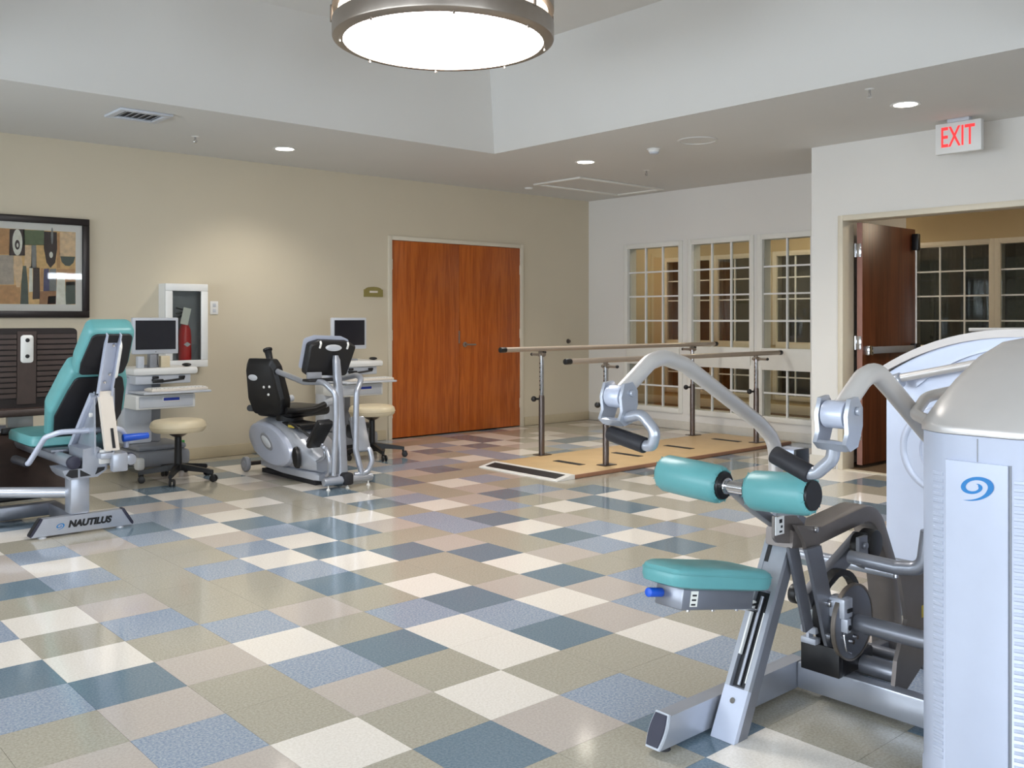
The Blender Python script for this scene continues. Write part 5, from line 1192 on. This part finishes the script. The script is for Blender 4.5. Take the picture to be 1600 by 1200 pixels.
for k, (x, w, m, lb) in enumerate(((2.83, .05, 'ltgrey', 'slim pale box under the monitor of the cart behind the leg press, leftmost'), (2.93, .055, 'grey', 'grey speaker-like box under the monitor, middle of three'), (3.03, .075, 'tan_vinyl', 'tan box under the monitor of the left cart, rightmost'))):
    b = B(); b.bx(x-w/2, x+w/2, 7.90, 7.98, .876, .985, r=.004) if k != 1 else b.bx(x-w/2, x+w/2, 7.735, 7.79, .876, .985, r=.004)
    if k != 1: b.bm.free(); b = B(); b.bx(x-w/2, x+w/2, 7.735, 7.79, .876, .97, r=.004)
    t = obj('small_box', b, M[m], origin=(x, 7.76, .876)); tag(t, lb, 'box')
b = B(); b.cyl((3.215, 8.03, .246), (3.215, 8.03, .30), .02, seg=14); b.bm.free()
b = B(); b.lathe([(0, 0), (.034, 0), (.036, .01), (.036, .13), (.02, .16), (.013, .165), (.013, .2), (0, .2)], (3.26, 7.95, 0), seg=20)
bt = obj('spray_bottle', b, M['ltgrey'], origin=(3.26, 7.95, 0)); tag(bt, 'small bottle with a green cap on the floor behind the left tan stool', 'bottle')
b = B(); b.cyl((3.26, 7.95, .2), (3.26, 7.95, .235), .017, seg=14, bev=.003); obj('bottle_cap', b, M['green'], bt)

# ================================================================== STOOLS
def make_stool(cx, cy, rot, label):
    s = thing('rolling_stool', (cx, cy, 0), label, 'stool', 'tan rolling stools')
    b = B(); b.lathe([(0, .385), (.14, .385), (.19, .39), (.208, .41), (.212, .435), (.205, .462), (.185, .478), (.14, .485), (0, .488)], (cx, cy, 0), seg=48); st_ = obj('seat', b, M['tan_vinyl'], s, label='round tan vinyl seat')
    b = B(); b.tube([(cx+.213*math.cos(2*PI*k/40), cy+.213*math.sin(2*PI*k/40), .43) for k in range(40)], .0025, seg=6, closed=True); obj('seam', b, M['tan_vinyl'], st_)
    b = B(); b.lathe([(0, .384), (.09, .384), (.05, .355), (.028, .345), (0, .345)], (cx, cy, 0), seg=20); obj('seat_plate', b, M['steel'], s)
    b = B(); b.cyl((cx, cy, .11), (cx, cy, .345), .030, .026, seg=18); b.cyl((cx, cy, .09), (cx, cy, .13), .045, .04, seg=18); obj('gas_column', b, M['black'], s)
    for k in range(5):
        a = rot+2*PI*k/5; d_ = V((math.cos(a), math.sin(a), 0)); o = V((cx, cy, 0))
        b = B(); rings = []
        for r, w, z0, z1 in ((.02, .05, .085, .135), (.10, .042, .082, .125), (.20, .036, .075, .11), (.27, .032, .068, .098), (.295, .026, .066, .092)):
            sd = V((-d_.y, d_.x, 0))*w*.5; p = o+d_*r
            rings.append([p-sd+V((0, 0, z0)), p+sd+V((0, 0, z0)), p+sd*.8+V((0, 0, z1)), p-sd*.8+V((0, 0, z1))])
        b.loft(rings); lg_ = obj('base_arm', b, M['black'], s)
        sd = V((-d_.y, d_.x, 0)); p = o+d_*.285; b = B(); b.cyl(p+V((0, 0, .05)), p+V((0, 0, .075)), .010, seg=8)
        q = p+V((.012, -.008, .027))
        for g in (-1, 1): b.cyl(q+sd*(g*.008), q+sd*(g*.022), .027, seg=16, bev=.004)
        b.box(q+V((0, 0, .022)), (.03, .03, .018), .006); obj('caster', b, M['black'], lg_)
    return s
make_stool(2.97, 7.33, -.9, 'tan rolling stool in front of the cart behind the leg press')
make_stool(4.80, 7.37, -.55, 'tan rolling stool in front of the cart beside the double door')
